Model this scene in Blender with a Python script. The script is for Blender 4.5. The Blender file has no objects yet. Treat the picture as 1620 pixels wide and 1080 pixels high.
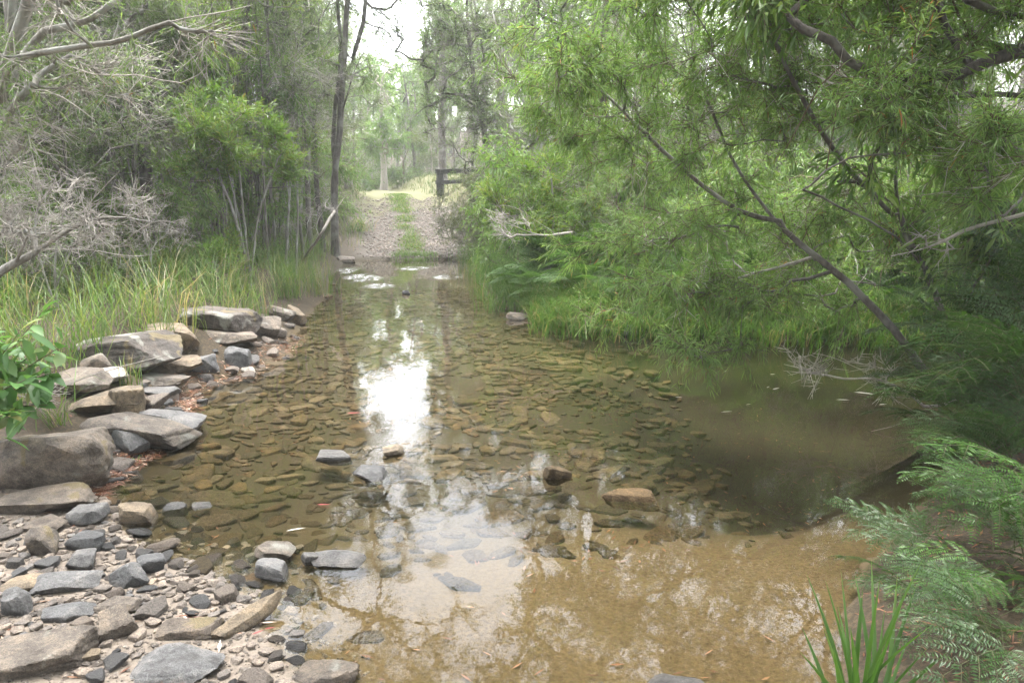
import bpy, bmesh, math
import numpy as np
from mathutils import Vector

S = bpy.context.scene
HAZE = 0.002
C = S.collection
R = np.random.RandomState(11)
rad = math.radians

# ------------------------------------------------------------------ camera, sky, sun, exposure
FPX, PITCH, CAMH = 1200.0, rad(11.8), 1.75          # focal length in photo pixels, downward pitch, eye height
cam = bpy.data.objects.new('camera', bpy.data.cameras.new('camera'))
C.objects.link(cam)
cam.location = (0, 0, CAMH)
cam.rotation_euler = (rad(90) - PITCH, 0, 0)
cam.data.sensor_width = 36.0
cam.data.lens = 36.0 * FPX / 1620.0
cam.data.clip_start = 0.05
cam.data.clip_end = 1000
S.camera = cam

SUN_EL, SUN_ROT = rad(76), rad(-30)
world = bpy.data.worlds.new('World')
S.world = world
world.use_nodes = True
wn = world.node_tree
bg = wn.nodes['Background']
sky = wn.nodes.new('ShaderNodeTexSky')
sky.sky_type = 'NISHITA'
sky.sun_disc = False
sky.sun_elevation = SUN_EL
sky.sun_rotation = SUN_ROT
sky.air_density = 1.0
sky.dust_density = 5.0
sky.ozone_density = 0.6
hs = wn.nodes.new('ShaderNodeHueSaturation')          # thin overcast: the sky is almost colourless
hs.inputs['Saturation'].default_value = 0.25
wn.links.new(sky.outputs[0], hs.inputs['Color'])
wn.links.new(hs.outputs[0], bg.inputs['Color'])
bg.inputs['Strength'].default_value = 0.15
sl = bpy.data.lights.new('sun', 'SUN')
sl.energy = 0.5
sl.angle = rad(30)
sl.color = (1.0, 0.95, 0.87)
sun = bpy.data.objects.new('sun', sl)
C.objects.link(sun)
# Nishita: rotation measured clockwise from +Y; light travels from that direction
sd_ = Vector((math.sin(SUN_ROT) * math.cos(SUN_EL), math.cos(SUN_ROT) * math.cos(SUN_EL), math.sin(SUN_EL)))
sun.rotation_euler = sd_.to_track_quat('Z', 'Y').to_euler()

S.view_settings.view_transform = 'Standard'
S.view_settings.look = 'None'
S.view_settings.gamma = 1
S.view_settings.exposure = 3.35
cy = S.cycles
cy.max_bounces = 7
cy.diffuse_bounces = 4
cy.glossy_bounces = 3
cy.transmission_bounces = 4
cy.transparent_max_bounces = 8
cy.caustics_reflective = False
cy.caustics_refractive = False
cy.sample_clamp_indirect = 4.0

# ------------------------------------------------------------------ pixel <-> place
def ray(u, v):
    a, b = (u - 810) / FPX, (540 - v) / FPX
    return np.array([a, math.cos(PITCH) + b * math.sin(PITCH), -math.sin(PITCH) + b * math.cos(PITCH)])

def at(u, v, Y):
    d = ray(u, v)
    return np.array([0, 0, CAMH]) + d * (Y / d[1])

def on_plane(u, v, z=0.0):
    d = ray(u, v)
    return np.array([0, 0, CAMH]) + d * ((z - CAMH) / d[2])

def sm(a, b, x):
    t = np.clip((x - a) / (b - a), 0, 1)
    return t * t * (3 - 2 * t)

def vnoise(x, y, scale, seed=0):
    x, y = np.asarray(x, float) / scale, np.asarray(y, float) / scale
    ix, iy = np.floor(x).astype(np.int64), np.floor(y).astype(np.int64)
    fx, fy = x - ix, y - iy
    fx, fy = fx * fx * (3 - 2 * fx), fy * fy * (3 - 2 * fy)
    def h(i, j):
        n = (i * 374761393 + j * 668265263 + seed * 974634777) & 0x7fffffff
        n = ((n ^ (n >> 13)) * 1274126177) & 0x7fffffff
        return ((n ^ (n >> 16)) & 0xffff) / 65535.0
    return (h(ix, iy) * (1 - fx) + h(ix + 1, iy) * fx) * (1 - fy) + (h(ix, iy + 1) * (1 - fx) + h(ix + 1, iy + 1) * fx) * fy

SHORE_PX = [(548, 411), (522, 440), (515, 470), (482, 503), (462, 530), (452, 560), (395, 586), (335, 602), (292, 622), (285, 662), (245, 703),
            (175, 752), (140, 785), (170, 812), (215, 845), (255, 880), (330, 912), (400, 935), (430, 985), (455, 1035), (500, 1080)]
SHORE_PX2 = [(1325, 1080), (1335, 960), (1400, 880), (1465, 800), (1520, 725), (1590, 672)]
SHORE_PX3 = [(1620, 562), (1450, 548), (1300, 543), (1100, 535), (1000, 530), (900, 527), (830, 504), (800, 488), (775, 462), (757, 430), (742, 411)]
SHORE = [tuple(on_plane(*p)[:2]) for p in SHORE_PX] + [(-0.45, 2.0), (0, 1.85), (0.6, 1.85), (1.0, 2.05)] + \
        [tuple(on_plane(*p)[:2]) for p in SHORE_PX2] + [(4.6, 6.0), (6.8, 6.4), (9, 7.4), (9.2, 8.4), (7, 8.0)] + [tuple(on_plane(*p)[:2]) for p in SHORE_PX3]
SHORE = np.array(SHORE)

def shore_sd(x, y):
    x, y = np.asarray(x, float), np.asarray(y, float)
    d2 = np.full(x.shape, 1e9)
    ins = np.zeros(x.shape, bool)
    n = len(SHORE)
    for i in range(n):
        ax, ay = SHORE[i]
        bx, by = SHORE[(i + 1) % n]
        ex, ey = bx - ax, by - ay
        t = np.clip(((x - ax) * ex + (y - ay) * ey) / (ex * ex + ey * ey), 0, 1)
        d2 = np.minimum(d2, (x - ax - t * ex) ** 2 + (y - ay - t * ey) ** 2)
        c = ((ay > y) != (by > y))
        if ey != 0:
            ins ^= c & (x < (y - ay) * ex / ey + ax)
    d = np.sqrt(d2)
    return np.where(ins, -d, d)

def track_x(y):
    return -2.27 - 0.195 * (y - 17.7) - 0.02 * np.maximum(y - 27, 0) ** 1.5

def ramp(y):
    t = np.clip((y - 17.3) / 7.6, 0, 1)
    return 1.36 * (0.72 * t + 0.28 * t * t * (3 - 2 * t)) + 0.006 * np.maximum(y - 25, 0)

def track_mask(x, y):
    return sm(2.0, 1.0, np.abs(x - track_x(y))) * sm(15.5, 17.0, y)

def H(x, y):
    x, y = np.asarray(x, float), np.asarray(y, float)
    sd = shore_sd(x, y) + 0.10 * (vnoise(x, y, 0.45, 3) - 0.5) + 0.05 * (vnoise(x, y, 0.15, 4) - 0.5)
    d = np.maximum(sd, 0)
    n1, n2 = vnoise(x, y, 1.3, 1) - 0.5, vnoise(x, y, 0.35, 2) - 0.5
    beach = sm(0.6, -0.2, x) * sm(4.6, 3.8, y)
    zb = 0.008 + 0.075 * np.minimum(d, 6) + 0.02 * n2 * np.minimum(d * 3, 1)
    zl = 0.015 + 0.36 * (1 - np.exp(-d / 0.75)) + 0.05 * np.minimum(d, 12) + (0.22 * n1 + 0.10 * n2) * np.minimum(d, 1) + sm(0, 3.5, d) * ramp(y) * 0.72
    r = np.abs(x - track_x(y))
    zl = zl + 4.5 * sm(34, 80, y) * sm(3, 14, r) + 3.0 * sm(14, 45, np.abs(x))
    z = zl * (1 - beach) + zb * beach
    tm = track_mask(x, y)
    zt = 0.012 + ramp(y) + 0.05 * n2 * sm(17.5, 19, y) - 0.09 * np.exp(-((np.abs(x - track_x(y)) - 0.68) / 0.24) ** 2) * sm(18, 20, y)
    z = z * (1 - tm) + zt * tm
    dd = np.maximum(-sd, 0)
    sandy = sm(4.0, 3.2, y - 0.12 * x)
    depth = 0.004 + (0.15 - 0.085 * sandy) * (1 - np.exp(-dd / 0.55)) + 0.6 * sm(0.4, 2.4, x) * sm(0.1, 1.1, dd) * sm(3.1, 4.7, y) + 0.02 * n2 * np.minimum(dd * 2, 1)
    return np.where(sd > 0, z, -depth)

def h1(x, y):
    return float(H(np.array([x]), np.array([y]))[0])

def ground_at(u, v):
    z = 0.0
    for _ in range(12):
        p = on_plane(u, v, z)
        z = 0.5 * z + 0.5 * h1(p[0], p[1])
    p = on_plane(u, v, z)
    return np.array([p[0], p[1], h1(p[0], p[1])])

# ------------------------------------------------------------------ meshes
class Geo:
    def __init__(s):
        s.v, s.f, s.m, s.a, s.n = [], [], [], [], 0

    def add(s, v, faces, mat=0, rnd=0.5):
        v = np.asarray(v, float).reshape(-1, 3)
        if not len(v):
            return
        s.v.append(v)
        s.a.append(np.broadcast_to(np.asarray(rnd, float), (len(v),)))
        for f in faces:
            f = np.asarray(f, np.int64)
            if len(f):
                s.f.append(f + s.n)
                s.m.append(np.full(len(f), mat, np.int32))
        s.n += len(v)

    def mesh(s, name, mats, smooth=False, off=(0, 0, 0)):
        me = bpy.data.meshes.new(name)
        v = np.concatenate(s.v) - np.asarray(off, float)
        me.vertices.add(len(v))
        me.vertices.foreach_set('co', v.astype(np.float32).ravel())
        tot = np.concatenate([np.full(len(f), f.shape[1], np.int32) for f in s.f])
        loops = np.concatenate([f.ravel() for f in s.f]).astype(np.int32)
        me.loops.add(len(loops))
        me.loops.foreach_set('vertex_index', loops)
        me.polygons.add(len(tot))
        st = np.concatenate([[0], np.cumsum(tot)[:-1]]).astype(np.int32)
        me.polygons.foreach_set('loop_start', st)
        for m in mats:
            me.materials.append(m)
        me.polygons.foreach_set('material_index', np.concatenate(s.m))
        if smooth:
            me.polygons.foreach_set('use_smooth', np.ones(len(tot), bool))
        else:
            me.polygons.foreach_set('use_smooth', np.zeros(len(tot), bool))
        me.update(calc_edges=True)
        at_ = me.attributes.new('rnd', 'FLOAT', 'POINT')
        at_.data.foreach_set('value', np.concatenate(s.a).astype(np.float32))
        return me

def link(name, data, parent=None, loc=(0, 0, 0)):
    o = bpy.data.objects.new(name, data)
    C.objects.link(o)
    o.location = loc
    if parent is not None:
        o.parent = parent
    return o

def tag(o, label, cat, group=None):
    o['label'] = label
    o['category'] = cat
    if group:
        o['group'] = group
    return o

def thing(name, label, cat, loc, group=None):
    return tag(link(name, None, None, [float(c) for c in loc]), label, cat, group)

def dup(root, loc, rotz=0.0, sc=1.0, label=None, group=None):
    r = root.copy()
    C.objects.link(r)
    r.location = [float(c) for c in loc]
    r.rotation_euler = (0, 0, rotz)
    r.scale = (sc, sc, sc) if not hasattr(sc, '__len__') else sc
    if label:
        r['label'] = label
    if group:
        r['group'] = group
    for ch in list(root.children):
        c = ch.copy()
        C.objects.link(c)
        c.parent = r
    return r

def unit(v):
    v = np.asarray(v, float)
    return v / np.maximum(np.linalg.norm(v, axis=-1, keepdims=True), 1e-9)

def tube(g, pts, rad_, sides=5, mat=0, rnd=0.5, cap=False):
    pts, rad_ = np.asarray(pts, float), np.asarray(rad_, float)
    t = unit(np.gradient(pts, axis=0))
    d = pts[-1] - pts[0]
    ref = np.array([1.0, 0.2, 0]) if abs(d[2]) > 0.6 * np.linalg.norm(d) else np.array([0.1, 0, 1.0])
    n1 = unit(np.cross(t, ref))
    n2 = np.cross(t, n1)
    a = np.arange(sides) * 2 * math.pi / sides
    ring = pts[:, None] + rad_[:, None, None] * (np.cos(a)[None, :, None] * n1[:, None] + np.sin(a)[None, :, None] * n2[:, None])
    n = len(pts)
    i = np.arange(n - 1)[:, None] * sides
    j = np.arange(sides)[None]
    k = (j + 1) % sides
    q = np.stack([i + j, i + k, i + sides + k, i + sides + j], -1).reshape(-1, 4)
    fs = [q]
    if cap:
        fs.append(np.array([np.arange(sides)[::-1]]))
        fs.append(np.array([(n - 1) * sides + np.arange(sides)]))
    g.add(ring.reshape(-1, 3), fs, mat, rnd)

def twigs3(g, A, B, r0, r1, mat, rnd=0.5):
    """straight three-sided twigs from A to B"""
    n = len(A)
    if not n:
        return
    t = unit(B - A)
    n1 = unit(np.cross(t, np.array([0.3, 0.2, 1.0])))
    n2 = np.cross(t, n1)
    a = np.arange(3) * 2 * math.pi / 3
    o = np.cos(a)[None, :, None] * n1[:, None] + np.sin(a)[None, :, None] * n2[:, None]
    v = np.concatenate([A[:, None] + r0 * o, B[:, None] + r1 * o], 1)
    base = np.arange(n)[:, None] * 6
    q = np.concatenate([base + np.array([[j, (j + 1) % 3, 3 + (j + 1) % 3, 3 + j]]) for j in range(3)])
    g.add(v.reshape(-1, 3), [q], mat, rnd)

def leaves(g, P, D, L, W, shape, mat, rnd, droop=0.15, rs=R, up=0.5):
    n = len(P)
    if not n:
        return
    D = unit(D)
    L = np.broadcast_to(np.asarray(L, float), (n,))[:, None]
    W = np.broadcast_to(np.asarray(W, float), (n,))[:, None]
    q = rs.normal(size=(n, 3))
    q[:, 2] += up * 2
    Sd = unit(np.cross(D, q))
    N = np.cross(Sd, D)
    dz = np.array([0, 0, -1.0])
    if shape == 'lance':
        def pt(t, s, lift=0.0):
            return P + D * L * t + Sd * W * s + dz * L * droop * t * t + N * W * lift
        v = np.stack([pt(0, 0), pt(.3, .45, .12), pt(.3, -.45, .12), pt(.68, .38, .1), pt(.68, -.38, .1), pt(1, 0)], 1)
        b = np.arange(n)[:, None] * 6
        fs = [b + np.array([[0, 2, 1]]), b + np.array([[1, 2, 4, 3]]), b + np.array([[3, 4, 5]])]
        k = 6
    elif shape == 'oval':
        def pt(t, s, lift=0.0):
            return P + D * L * t + Sd * W * s + dz * L * droop * t * t + N * W * lift
        v = np.stack([pt(0, 0), pt(.12, .0), pt(.35, .46, .14), pt(.35, 0), pt(.35, -.46, .14), pt(.72, .40, .12), pt(.72, 0), pt(.72, -.40, .12), pt(1, 0)], 1)
        b = np.arange(n)[:, None] * 9
        fs = [b + np.array([[1, 3, 2]]), b + np.array([[1, 4, 3]]), b + np.array([[2, 3, 6, 5]]), b + np.array([[3, 4, 7, 6]]), b + np.array([[5, 6, 8]]), b + np.array([[6, 7, 8]]), b + np.array([[0, 4, 1]])]
        k = 9
    else:
        mid = P + D * L * .5 + dz * L * droop * .25
        v = np.stack([P, mid + Sd * W * .5, P + D * L + dz * L * droop, mid - Sd * W * .5], 1)
        b = np.arange(n)[:, None] * 4
        fs = [b + np.array([[0, 1, 2, 3]])]
        k = 4
    g.add(v.reshape(-1, 3), fs, mat, np.repeat(np.broadcast_to(rnd, (n,)), k))

def blades(g, P, az, h, lean, w, mat, rnd):
    """grass blades: bent tapering strips"""
    n = len(P)
    d = np.stack([np.cos(az), np.sin(az), 0 * az], 1)
    s = np.stack([-np.sin(az), np.cos(az), 0 * az], 1)
    rows = []
    for t, ww in ((0, 1), (.4, .85), (.75, .5)):
        c = P + d * (h * lean * t ** 1.8)[:, None] + np.array([0, 0, 1.0]) * (h * t * (1 - .35 * lean * t))[:, None]
        rows += [c + s * (w * ww * .5)[:, None], c - s * (w * ww * .5)[:, None]]
    rows.append(P + d * (h * lean)[:, None] + np.array([0, 0, 1.0]) * (h * (1 - .35 * lean - .1 * lean ** 2))[:, None])
    b = np.arange(n)[:, None] * 7
    g.add(np.stack(rows, 1).reshape(-1, 3), [b + np.array([[0, 1, 3, 2]]), b + np.array([[2, 3, 5, 4]]), b + np.array([[4, 5, 6]])], mat, np.repeat(rnd, 7))

# ------------------------------------------------------------------ materials
def newmat(name):
    m = bpy.data.materials.new(name)
    m.use_nodes = True
    nt = m.node_tree
    nt.nodes.clear()
    out = nt.nodes.new('ShaderNodeOutputMaterial')
    return m, nt, out

def nd(nt, t, **kw):
    n = nt.nodes.new(t)
    for k, v in kw.items():
        if k.startswith('i_'):
            key = k[2:]
            key = int(key) if key.isdigit() else key.replace('_', ' ')
            if hasattr(v, 'is_output'):
                nt.links.new(v, n.inputs[key])
            else:
                n.inputs[key].default_value = v
        else:
            setattr(n, k, v)
    return n

def rampn(nt, fac, stops, interp='LINEAR'):
    n = nt.nodes.new('ShaderNodeValToRGB')
    n.color_ramp.interpolation = interp
    el = n.color_ramp.elements
    while len(el) < len(stops):
        el.new(0.5)
    for e, (p, c) in zip(el, stops):
        e.position = p
        e.color = (*c, 1) if len(c) == 3 else c
    nt.links.new(fac, n.inputs[0])
    return n.outputs[0]

def mixc(nt, fac, a, b, blend='MIX'):
    n = nt.nodes.new('ShaderNodeMix')
    n.data_type = 'RGBA'
    n.blend_type = blend
    for s, v in ((n.inputs[0], fac), (n.inputs[6], a), (n.inputs[7], b)):
        if hasattr(v, 'is_output'):
            nt.links.new(v, s)
        else:
            s.default_value = v if not isinstance(v, tuple) or len(v) == 4 else (*v, 1)
    return n.outputs[2]

def leafmat(name, stops, trans=0.4, gloss=0.06, rough=0.4):
    m, nt, out = newmat(name)
    a = nd(nt, 'ShaderNodeAttribute', attribute_name='rnd')
    oi = nd(nt, 'ShaderNodeObjectInfo')
    col = rampn(nt, a.outputs['Fac'], stops)
    mr = nd(nt, 'ShaderNodeMapRange', i_0=oi.outputs['Random'], i_1=0.0, i_2=1.0, i_3=0.85, i_4=1.15)
    hsv = nd(nt, 'ShaderNodeHueSaturation', i_Value=mr.outputs[0], i_Color=col)
    df = nd(nt, 'ShaderNodeBsdfDiffuse', i_Color=hsv.outputs[0])
    tcol = mixc(nt, 1.0, hsv.outputs[0], (1.15, 1.1, 0.7), 'MULTIPLY')
    tr = nd(nt, 'ShaderNodeBsdfTranslucent', i_Color=tcol)
    mx = nd(nt, 'ShaderNodeMixShader', i_0=trans, i_1=df.outputs[0], i_2=tr.outputs[0])
    gl = nd(nt, 'ShaderNodeBsdfGlossy', i_Roughness=rough, i_Color=(1, 1, 1, 1))
    mx2 = nd(nt, 'ShaderNodeMixShader', i_0=gloss, i_1=mx.outputs[0], i_2=gl.outputs[0])
    nt.links.new(mx2.outputs[0], out.inputs[0])
    return m

def barkmat(name, c1, c2, lichen=None, scale=6.0):
    m, nt, out = newmat(name)
    tc = nd(nt, 'ShaderNodeTexCoord')
    mp = nd(nt, 'ShaderNodeMapping', i_Scale=(1, 1, 0.18), i_Vector=tc.outputs['Object'])
    n = nd(nt, 'ShaderNodeTexNoise', i_Vector=mp.outputs[0], i_Scale=scale * 5, i_Detail=5.0, i_Roughness=0.65)
    n2 = nd(nt, 'ShaderNodeTexNoise', i_Vector=tc.outputs['Object'], i_Scale=scale * 0.7, i_Detail=3.0)
    col = rampn(nt, n.outputs[0], [(0.3, c1), (0.7, c2)])
    if lichen:
        f = rampn(nt, n2.outputs[0], [(0.48, (0, 0, 0)), (0.62, (1, 1, 1))])
        col = mixc(nt, f, col, lichen)
    b = nd(nt, 'ShaderNodeBump', i_Strength=0.6, i_Distance=0.02, i_Height=n.outputs[0])
    p = nd(nt, 'ShaderNodeBsdfPrincipled', i_Base_Color=col, i_Roughness=0.85, i_Normal=b.outputs[0])
    nt.links.new(p.outputs[0], out.inputs[0])
    return m

def rockmat(name, cols, lichen=0.0, attr=False, wet=False, spec=0.4, rough=0.7, under=False):
    m, nt, out = newmat(name)
    tc = nd(nt, 'ShaderNodeTexCoord')
    geo = nd(nt, 'ShaderNodeNewGeometry')
    oi = nd(nt, 'ShaderNodeObjectInfo')
    a = nd(nt, 'ShaderNodeAttribute', attribute_name='rnd')
    r = a.outputs['Fac'] if attr else oi.outputs['Random']
    k = len(cols)
    base = rampn(nt, r, [(i / max(k - 1, 1), c) for i, c in enumerate(cols)])
    off = nd(nt, 'ShaderNodeVectorMath', operation='ADD', i_0=tc.outputs['Object'] if not attr else geo.outputs['Position'])
    if not attr:
        cx = nd(nt, 'ShaderNodeCombineXYZ', i_X=oi.outputs['Random'], i_Y=oi.outputs['Random'])
        sc = nd(nt, 'ShaderNodeVectorMath', operation='SCALE', i_0=cx.outputs[0], i_Scale=37.0)
        nt.links.new(sc.outputs[0], off.inputs[1])
    n = nd(nt, 'ShaderNodeTexNoise', i_Vector=off.outputs[0], i_Scale=9.0, i_Detail=10.0, i_Roughness=0.74)
    nf = nd(nt, 'ShaderNodeTexNoise', i_Vector=off.outputs[0], i_Scale=60.0, i_Detail=4.0, i_Roughness=0.7)
    dk = rampn(nt, n.outputs[0], [(0.36, (0.42, 0.39, 0.37)), (0.5, (0.92, 0.9, 0.88)), (0.64, (1.5, 1.4, 1.28))])
    col = mixc(nt, 1.0, base, dk, 'MULTIPLY')
    sp = rampn(nt, nf.outputs[0], [(0.35, (0.72, 0.72, 0.72)), (0.65, (1.2, 1.2, 1.2))])
    col = mixc(nt, 0.8, col, sp, 'MULTIPLY')
    vo = nd(nt, 'ShaderNodeTexVoronoi', feature='DISTANCE_TO_EDGE', i_Vector=mixc(nt, 0.12, off.outputs[0], n.outputs['Color']), i_Scale=3.1)
    ck = rampn(nt, vo.outputs['Distance'], [(0.0, (.35, .33, .31)), (0.018, (1, 1, 1))])
    col = mixc(nt, 0.55, col, ck, 'MULTIPLY')
    if lichen > 0:
        nl = nd(nt, 'ShaderNodeTexNoise', i_Vector=off.outputs[0], i_Scale=4.2, i_Detail=3.0, i_Roughness=0.5, i_Distortion=0.8)
        f = rampn(nt, nl.outputs[0], [(0.65 - lichen, (0, 0, 0)), (0.74 - lichen, (.9, .9, .9))])
        col = mixc(nt, f, col, (0.215, 0.215, 0.19))
        f2 = rampn(nt, nl.outputs[0], [(0.34, (1, 1, 1)), (0.38, (0, 0, 0))])
        col = mixc(nt, f2, col, (0.12, 0.095, 0.05))
    ng = nd(nt, 'ShaderNodeTexNoise', i_Vector=off.outputs[0], i_Scale=210.0, i_Detail=2.0)
    col = mixc(nt, 0.75, col, rampn(nt, ng.outputs[0], [(0.35, (.55, .55, .55)), (0.65, (1.4, 1.38, 1.34))]), 'MULTIPLY')
    rg = rough
    if wet:                                            # damp band along the waterline
        sx = nd(nt, 'ShaderNodeSeparateXYZ', i_0=geo.outputs['Position'])
        w = rampn(nt, nd(nt, 'ShaderNodeMapRange', i_0=sx.outputs[2], i_1=0.012, i_2=0.05, i_3=1.0, i_4=0.0).outputs[0], [(0, (0, 0, 0)), (1, (1, 1, 1))])
        col = mixc(nt, w, col, mixc(nt, 1.0, col, (0.5, 0.48, 0.46), 'MULTIPLY'))
        rg = nd(nt, 'ShaderNodeMapRange', i_0=w, i_1=0.0, i_2=1.0, i_3=rough, i_4=0.25).outputs[0]
    b = nd(nt, 'ShaderNodeBump', i_Strength=1.0, i_Distance=0.03, i_Height=n.outputs[0])
    b2 = nd(nt, 'ShaderNodeBump', i_Strength=0.35, i_Distance=0.003, i_Height=nf.outputs[0], i_Normal=b.outputs[0])
    p = nd(nt, 'ShaderNodeBsdfPrincipled', i_Base_Color=col, i_Roughness=rg, i_Normal=b2.outputs[0])
    p.inputs['Specular IOR Level'].default_value = spec
    nt.links.new(p.outputs[0], out.inputs[0])
    return m

M = {}
M['willow'] = leafmat('willow leaf', [(0, (.075, .145, .036)), (.45, (.12, .215, .055)), (.9, (.19, .29, .085)), (.96, (.22, .27, .075)), (.988, (.30, .18, .06)), (1, (.26, .11, .04))], .5, .02)
M['needle'] = leafmat('she-oak needle', [(0, (.07, .12, .04)), (.5, (.12, .185, .065)), (1, (.18, .245, .095))], .45, .02)
M['tea'] = leafmat('fine grey leaf', [(0, (.07, .12, .045)), (.5, (.12, .18, .07)), (1, (.18, .24, .105))], .42, .03)
M['gum'] = leafmat('gum leaf', [(0, (.07, .15, .03)), (.5, (.12, .22, .05)), (1, (.20, .29, .08))], .5, .03)
M['yellow'] = leafmat('young yellow leaf', [(0, (.08, .17, .03)), (.5, (.13, .24, .04)), (.85, (.20, .28, .055)), (1, (.30, .25, .07))], .5, .03)
M['olive'] = leafmat('dull olive leaf', [(0, (.06, .10, .032)), (.5, (.11, .155, .052)), (1, (.18, .21, .085))], .42, .02)
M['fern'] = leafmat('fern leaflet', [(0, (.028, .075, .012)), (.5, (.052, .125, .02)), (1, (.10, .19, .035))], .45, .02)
M['darkfern'] = leafmat('shade tinted fern leaflet', [(0, (.018, .05, .010)), (.5, (.034, .08, .016)), (1, (.065, .125, .028))], .4, .03)  # darker copy of the fern leaflet, with shade put into its colour
M['grass'] = leafmat('grass blade', [(0, (.05, .11, .022)), (.5, (.09, .16, .035)), (.75, (.15, .19, .06)), (.9, (.24, .21, .11)), (1, (.30, .24, .15))], .45, .02)
M['drygrass'] = leafmat('sunny dry grass', [(0, (.05, .09, .022)), (.6, (.08, .115, .035)), (1, (.13, .125, .06))], .35, .02)
M['reed'] = leafmat('reed blade', [(0, (.05, .12, .02)), (.7, (.09, .18, .035)), (.9, (.16, .18, .06)), (1, (.26, .22, .12))], .45, .02)
M['strap'] = leafmat('strap leaf', [(0, (.05, .13, .02)), (.6, (.085, .18, .035)), (.85, (.13, .21, .05)), (1, (.22, .16, .06))], .45, .03, .45)
M['broad'] = leafmat('broad leaf', [(0, (.05, .13, .03)), (.6, (.09, .19, .05)), (.9, (.14, .24, .08)), (1, (.22, .22, .08))], .4, .03, .45)
M['litter'] = leafmat('leaf litter', [(0, (.07, .03, .02)), (.4, (.17, .07, .035)), (.75, (.26, .15, .09)), (1, (.46, .38, .32))], .1, .03)
M['pale_leaf'] = leafmat('bleached leaf', [(0, (.350, .336, .280)), (1, (.490, .476, .434))], .1, .05)
M['red_leaf'] = leafmat('red leaf', [(0, (.15, .025, .025)), (1, (.20, .04, .035))], .2, .04)
M['woods'] = leafmat('far leaf', [(0, (.07, .11, .04)), (.5, (.12, .18, .06)), (1, (.22, .27, .10))], .4, .03)
M['bark_grey'] = barkmat('grey bark', (.049, .041, .035), (.140, .124, .108), (.184, .178, .157))
M['bark_dark'] = barkmat('dark bark', (.027, .022, .019), (.081, .068, .057), (.118, .113, .098))
M['bark_pale'] = barkmat('lichened pale bark', (.108, .098, .081), (.248, .232, .206), (.297, .297, .270))
M['bark_white'] = barkmat('white gum bark', (.243, .216, .178), (.367, .335, .292))
M['twig_dead'] = barkmat('dead twig', (.20, .18, .155), (.38, .35, .315))
M['twig'] = barkmat('live twig', (.065, .046, .027), (.130, .098, .059))
M['rachis'] = barkmat('fern rachis', (.03, .035, .012), (.07, .075, .025))
M['wood_old'] = barkmat('weathered fence wood', (.010, .011, .010), (.04, .04, .036), (.055, .06, .048))
ROCK_BROWN = [(.10, .082, .066), (.135, .115, .096), (.085, .074, .064)]
M['rock'] = rockmat('brown bank rock', ROCK_BROWN, 0.035, wet=True)
M['rock_lichen'] = rockmat('lichened rock', [(.060, .052, .046), (.082, .070, .062)], 0.10, wet=True)
M['rock_tan'] = rockmat('tan sandstone', [(.147, .117, .084), (.176, .142, .098)], 0.0, wet=True)
M['slate'] = rockmat('blue grey slate', [(.066, .069, .074), (.115, .117, .122), (.085, .082, .08)], 0.0, wet=True, spec=.45, rough=.55)
M['pebble'] = rockmat('mixed beach stone', [(.10, .10, .102), (.19, .16, .135), (.135, .122, .112), (.24, .20, .165)], 0.0, wet=True)
M['pebble_mass'] = rockmat('small beach stone', [(.10, .10, .102), (.19, .16, .135), (.135, .122, .112), (.24, .20, .165)], 0.0, attr=True)
M['white_stone'] = rockmat('white quartz', [(.434, .420, .385), (.490, .476, .434)], 0.0)
M['bedstone'] = rockmat('submerged stone', [(.052, .043, .026), (.094, .070, .040), (.066, .055, .036), (.105, .073, .040), (.060, .053, .037), (.12, .098, .068), (.076, .058, .036)], 0.0, spec=.1)
M['bedstone_mass'] = rockmat('submerged stone far', [(.052, .043, .026), (.094, .070, .040), (.066, .055, .036), (.105, .073, .040), (.060, .053, .037), (.12, .098, .068), (.076, .058, .036)], 0.0, attr=True, spec=.1)
M['gravel'] = rockmat('loose gravel', [(.085, .075, .068), (.17, .15, .13), (.12, .10, .085), (.24, .22, .20)], 0.0, attr=True)

# ------------------------------------------------------------------ ground and water
def axis(parts):
    return np.unique(np.concatenate([np.arange(a, b, s) for a, b, s in parts]).round(4))
gx = axis([(-90, -20, 2.0), (-20, -8, 0.5), (-8, -4, 0.16), (-4, 5, 0.05), (5, 9.6, 0.15), (9.6, 22, 0.6), (22, 92, 2.5)])
gy = axis([(-14, 1, 0.6), (1, 10, 0.05), (10, 19, 0.1), (19, 30, 0.2), (30, 50, 0.8), (50, 150, 2.5)])
GX, GY = np.meshgrid(gx, gy)
GZ = H(GX, GY)
SD = shore_sd(GX, GY)
gr = Geo()
ny, nx = GX.shape
idx = np.arange(ny * nx).reshape(ny, nx)
gr.add(np.stack([GX, GY, GZ], -1).reshape(-1, 3), [np.stack([idx[:-1, :-1], idx[:-1, 1:], idx[1:, 1:], idx[1:, :-1]], -1).reshape(-1, 4)])

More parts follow.
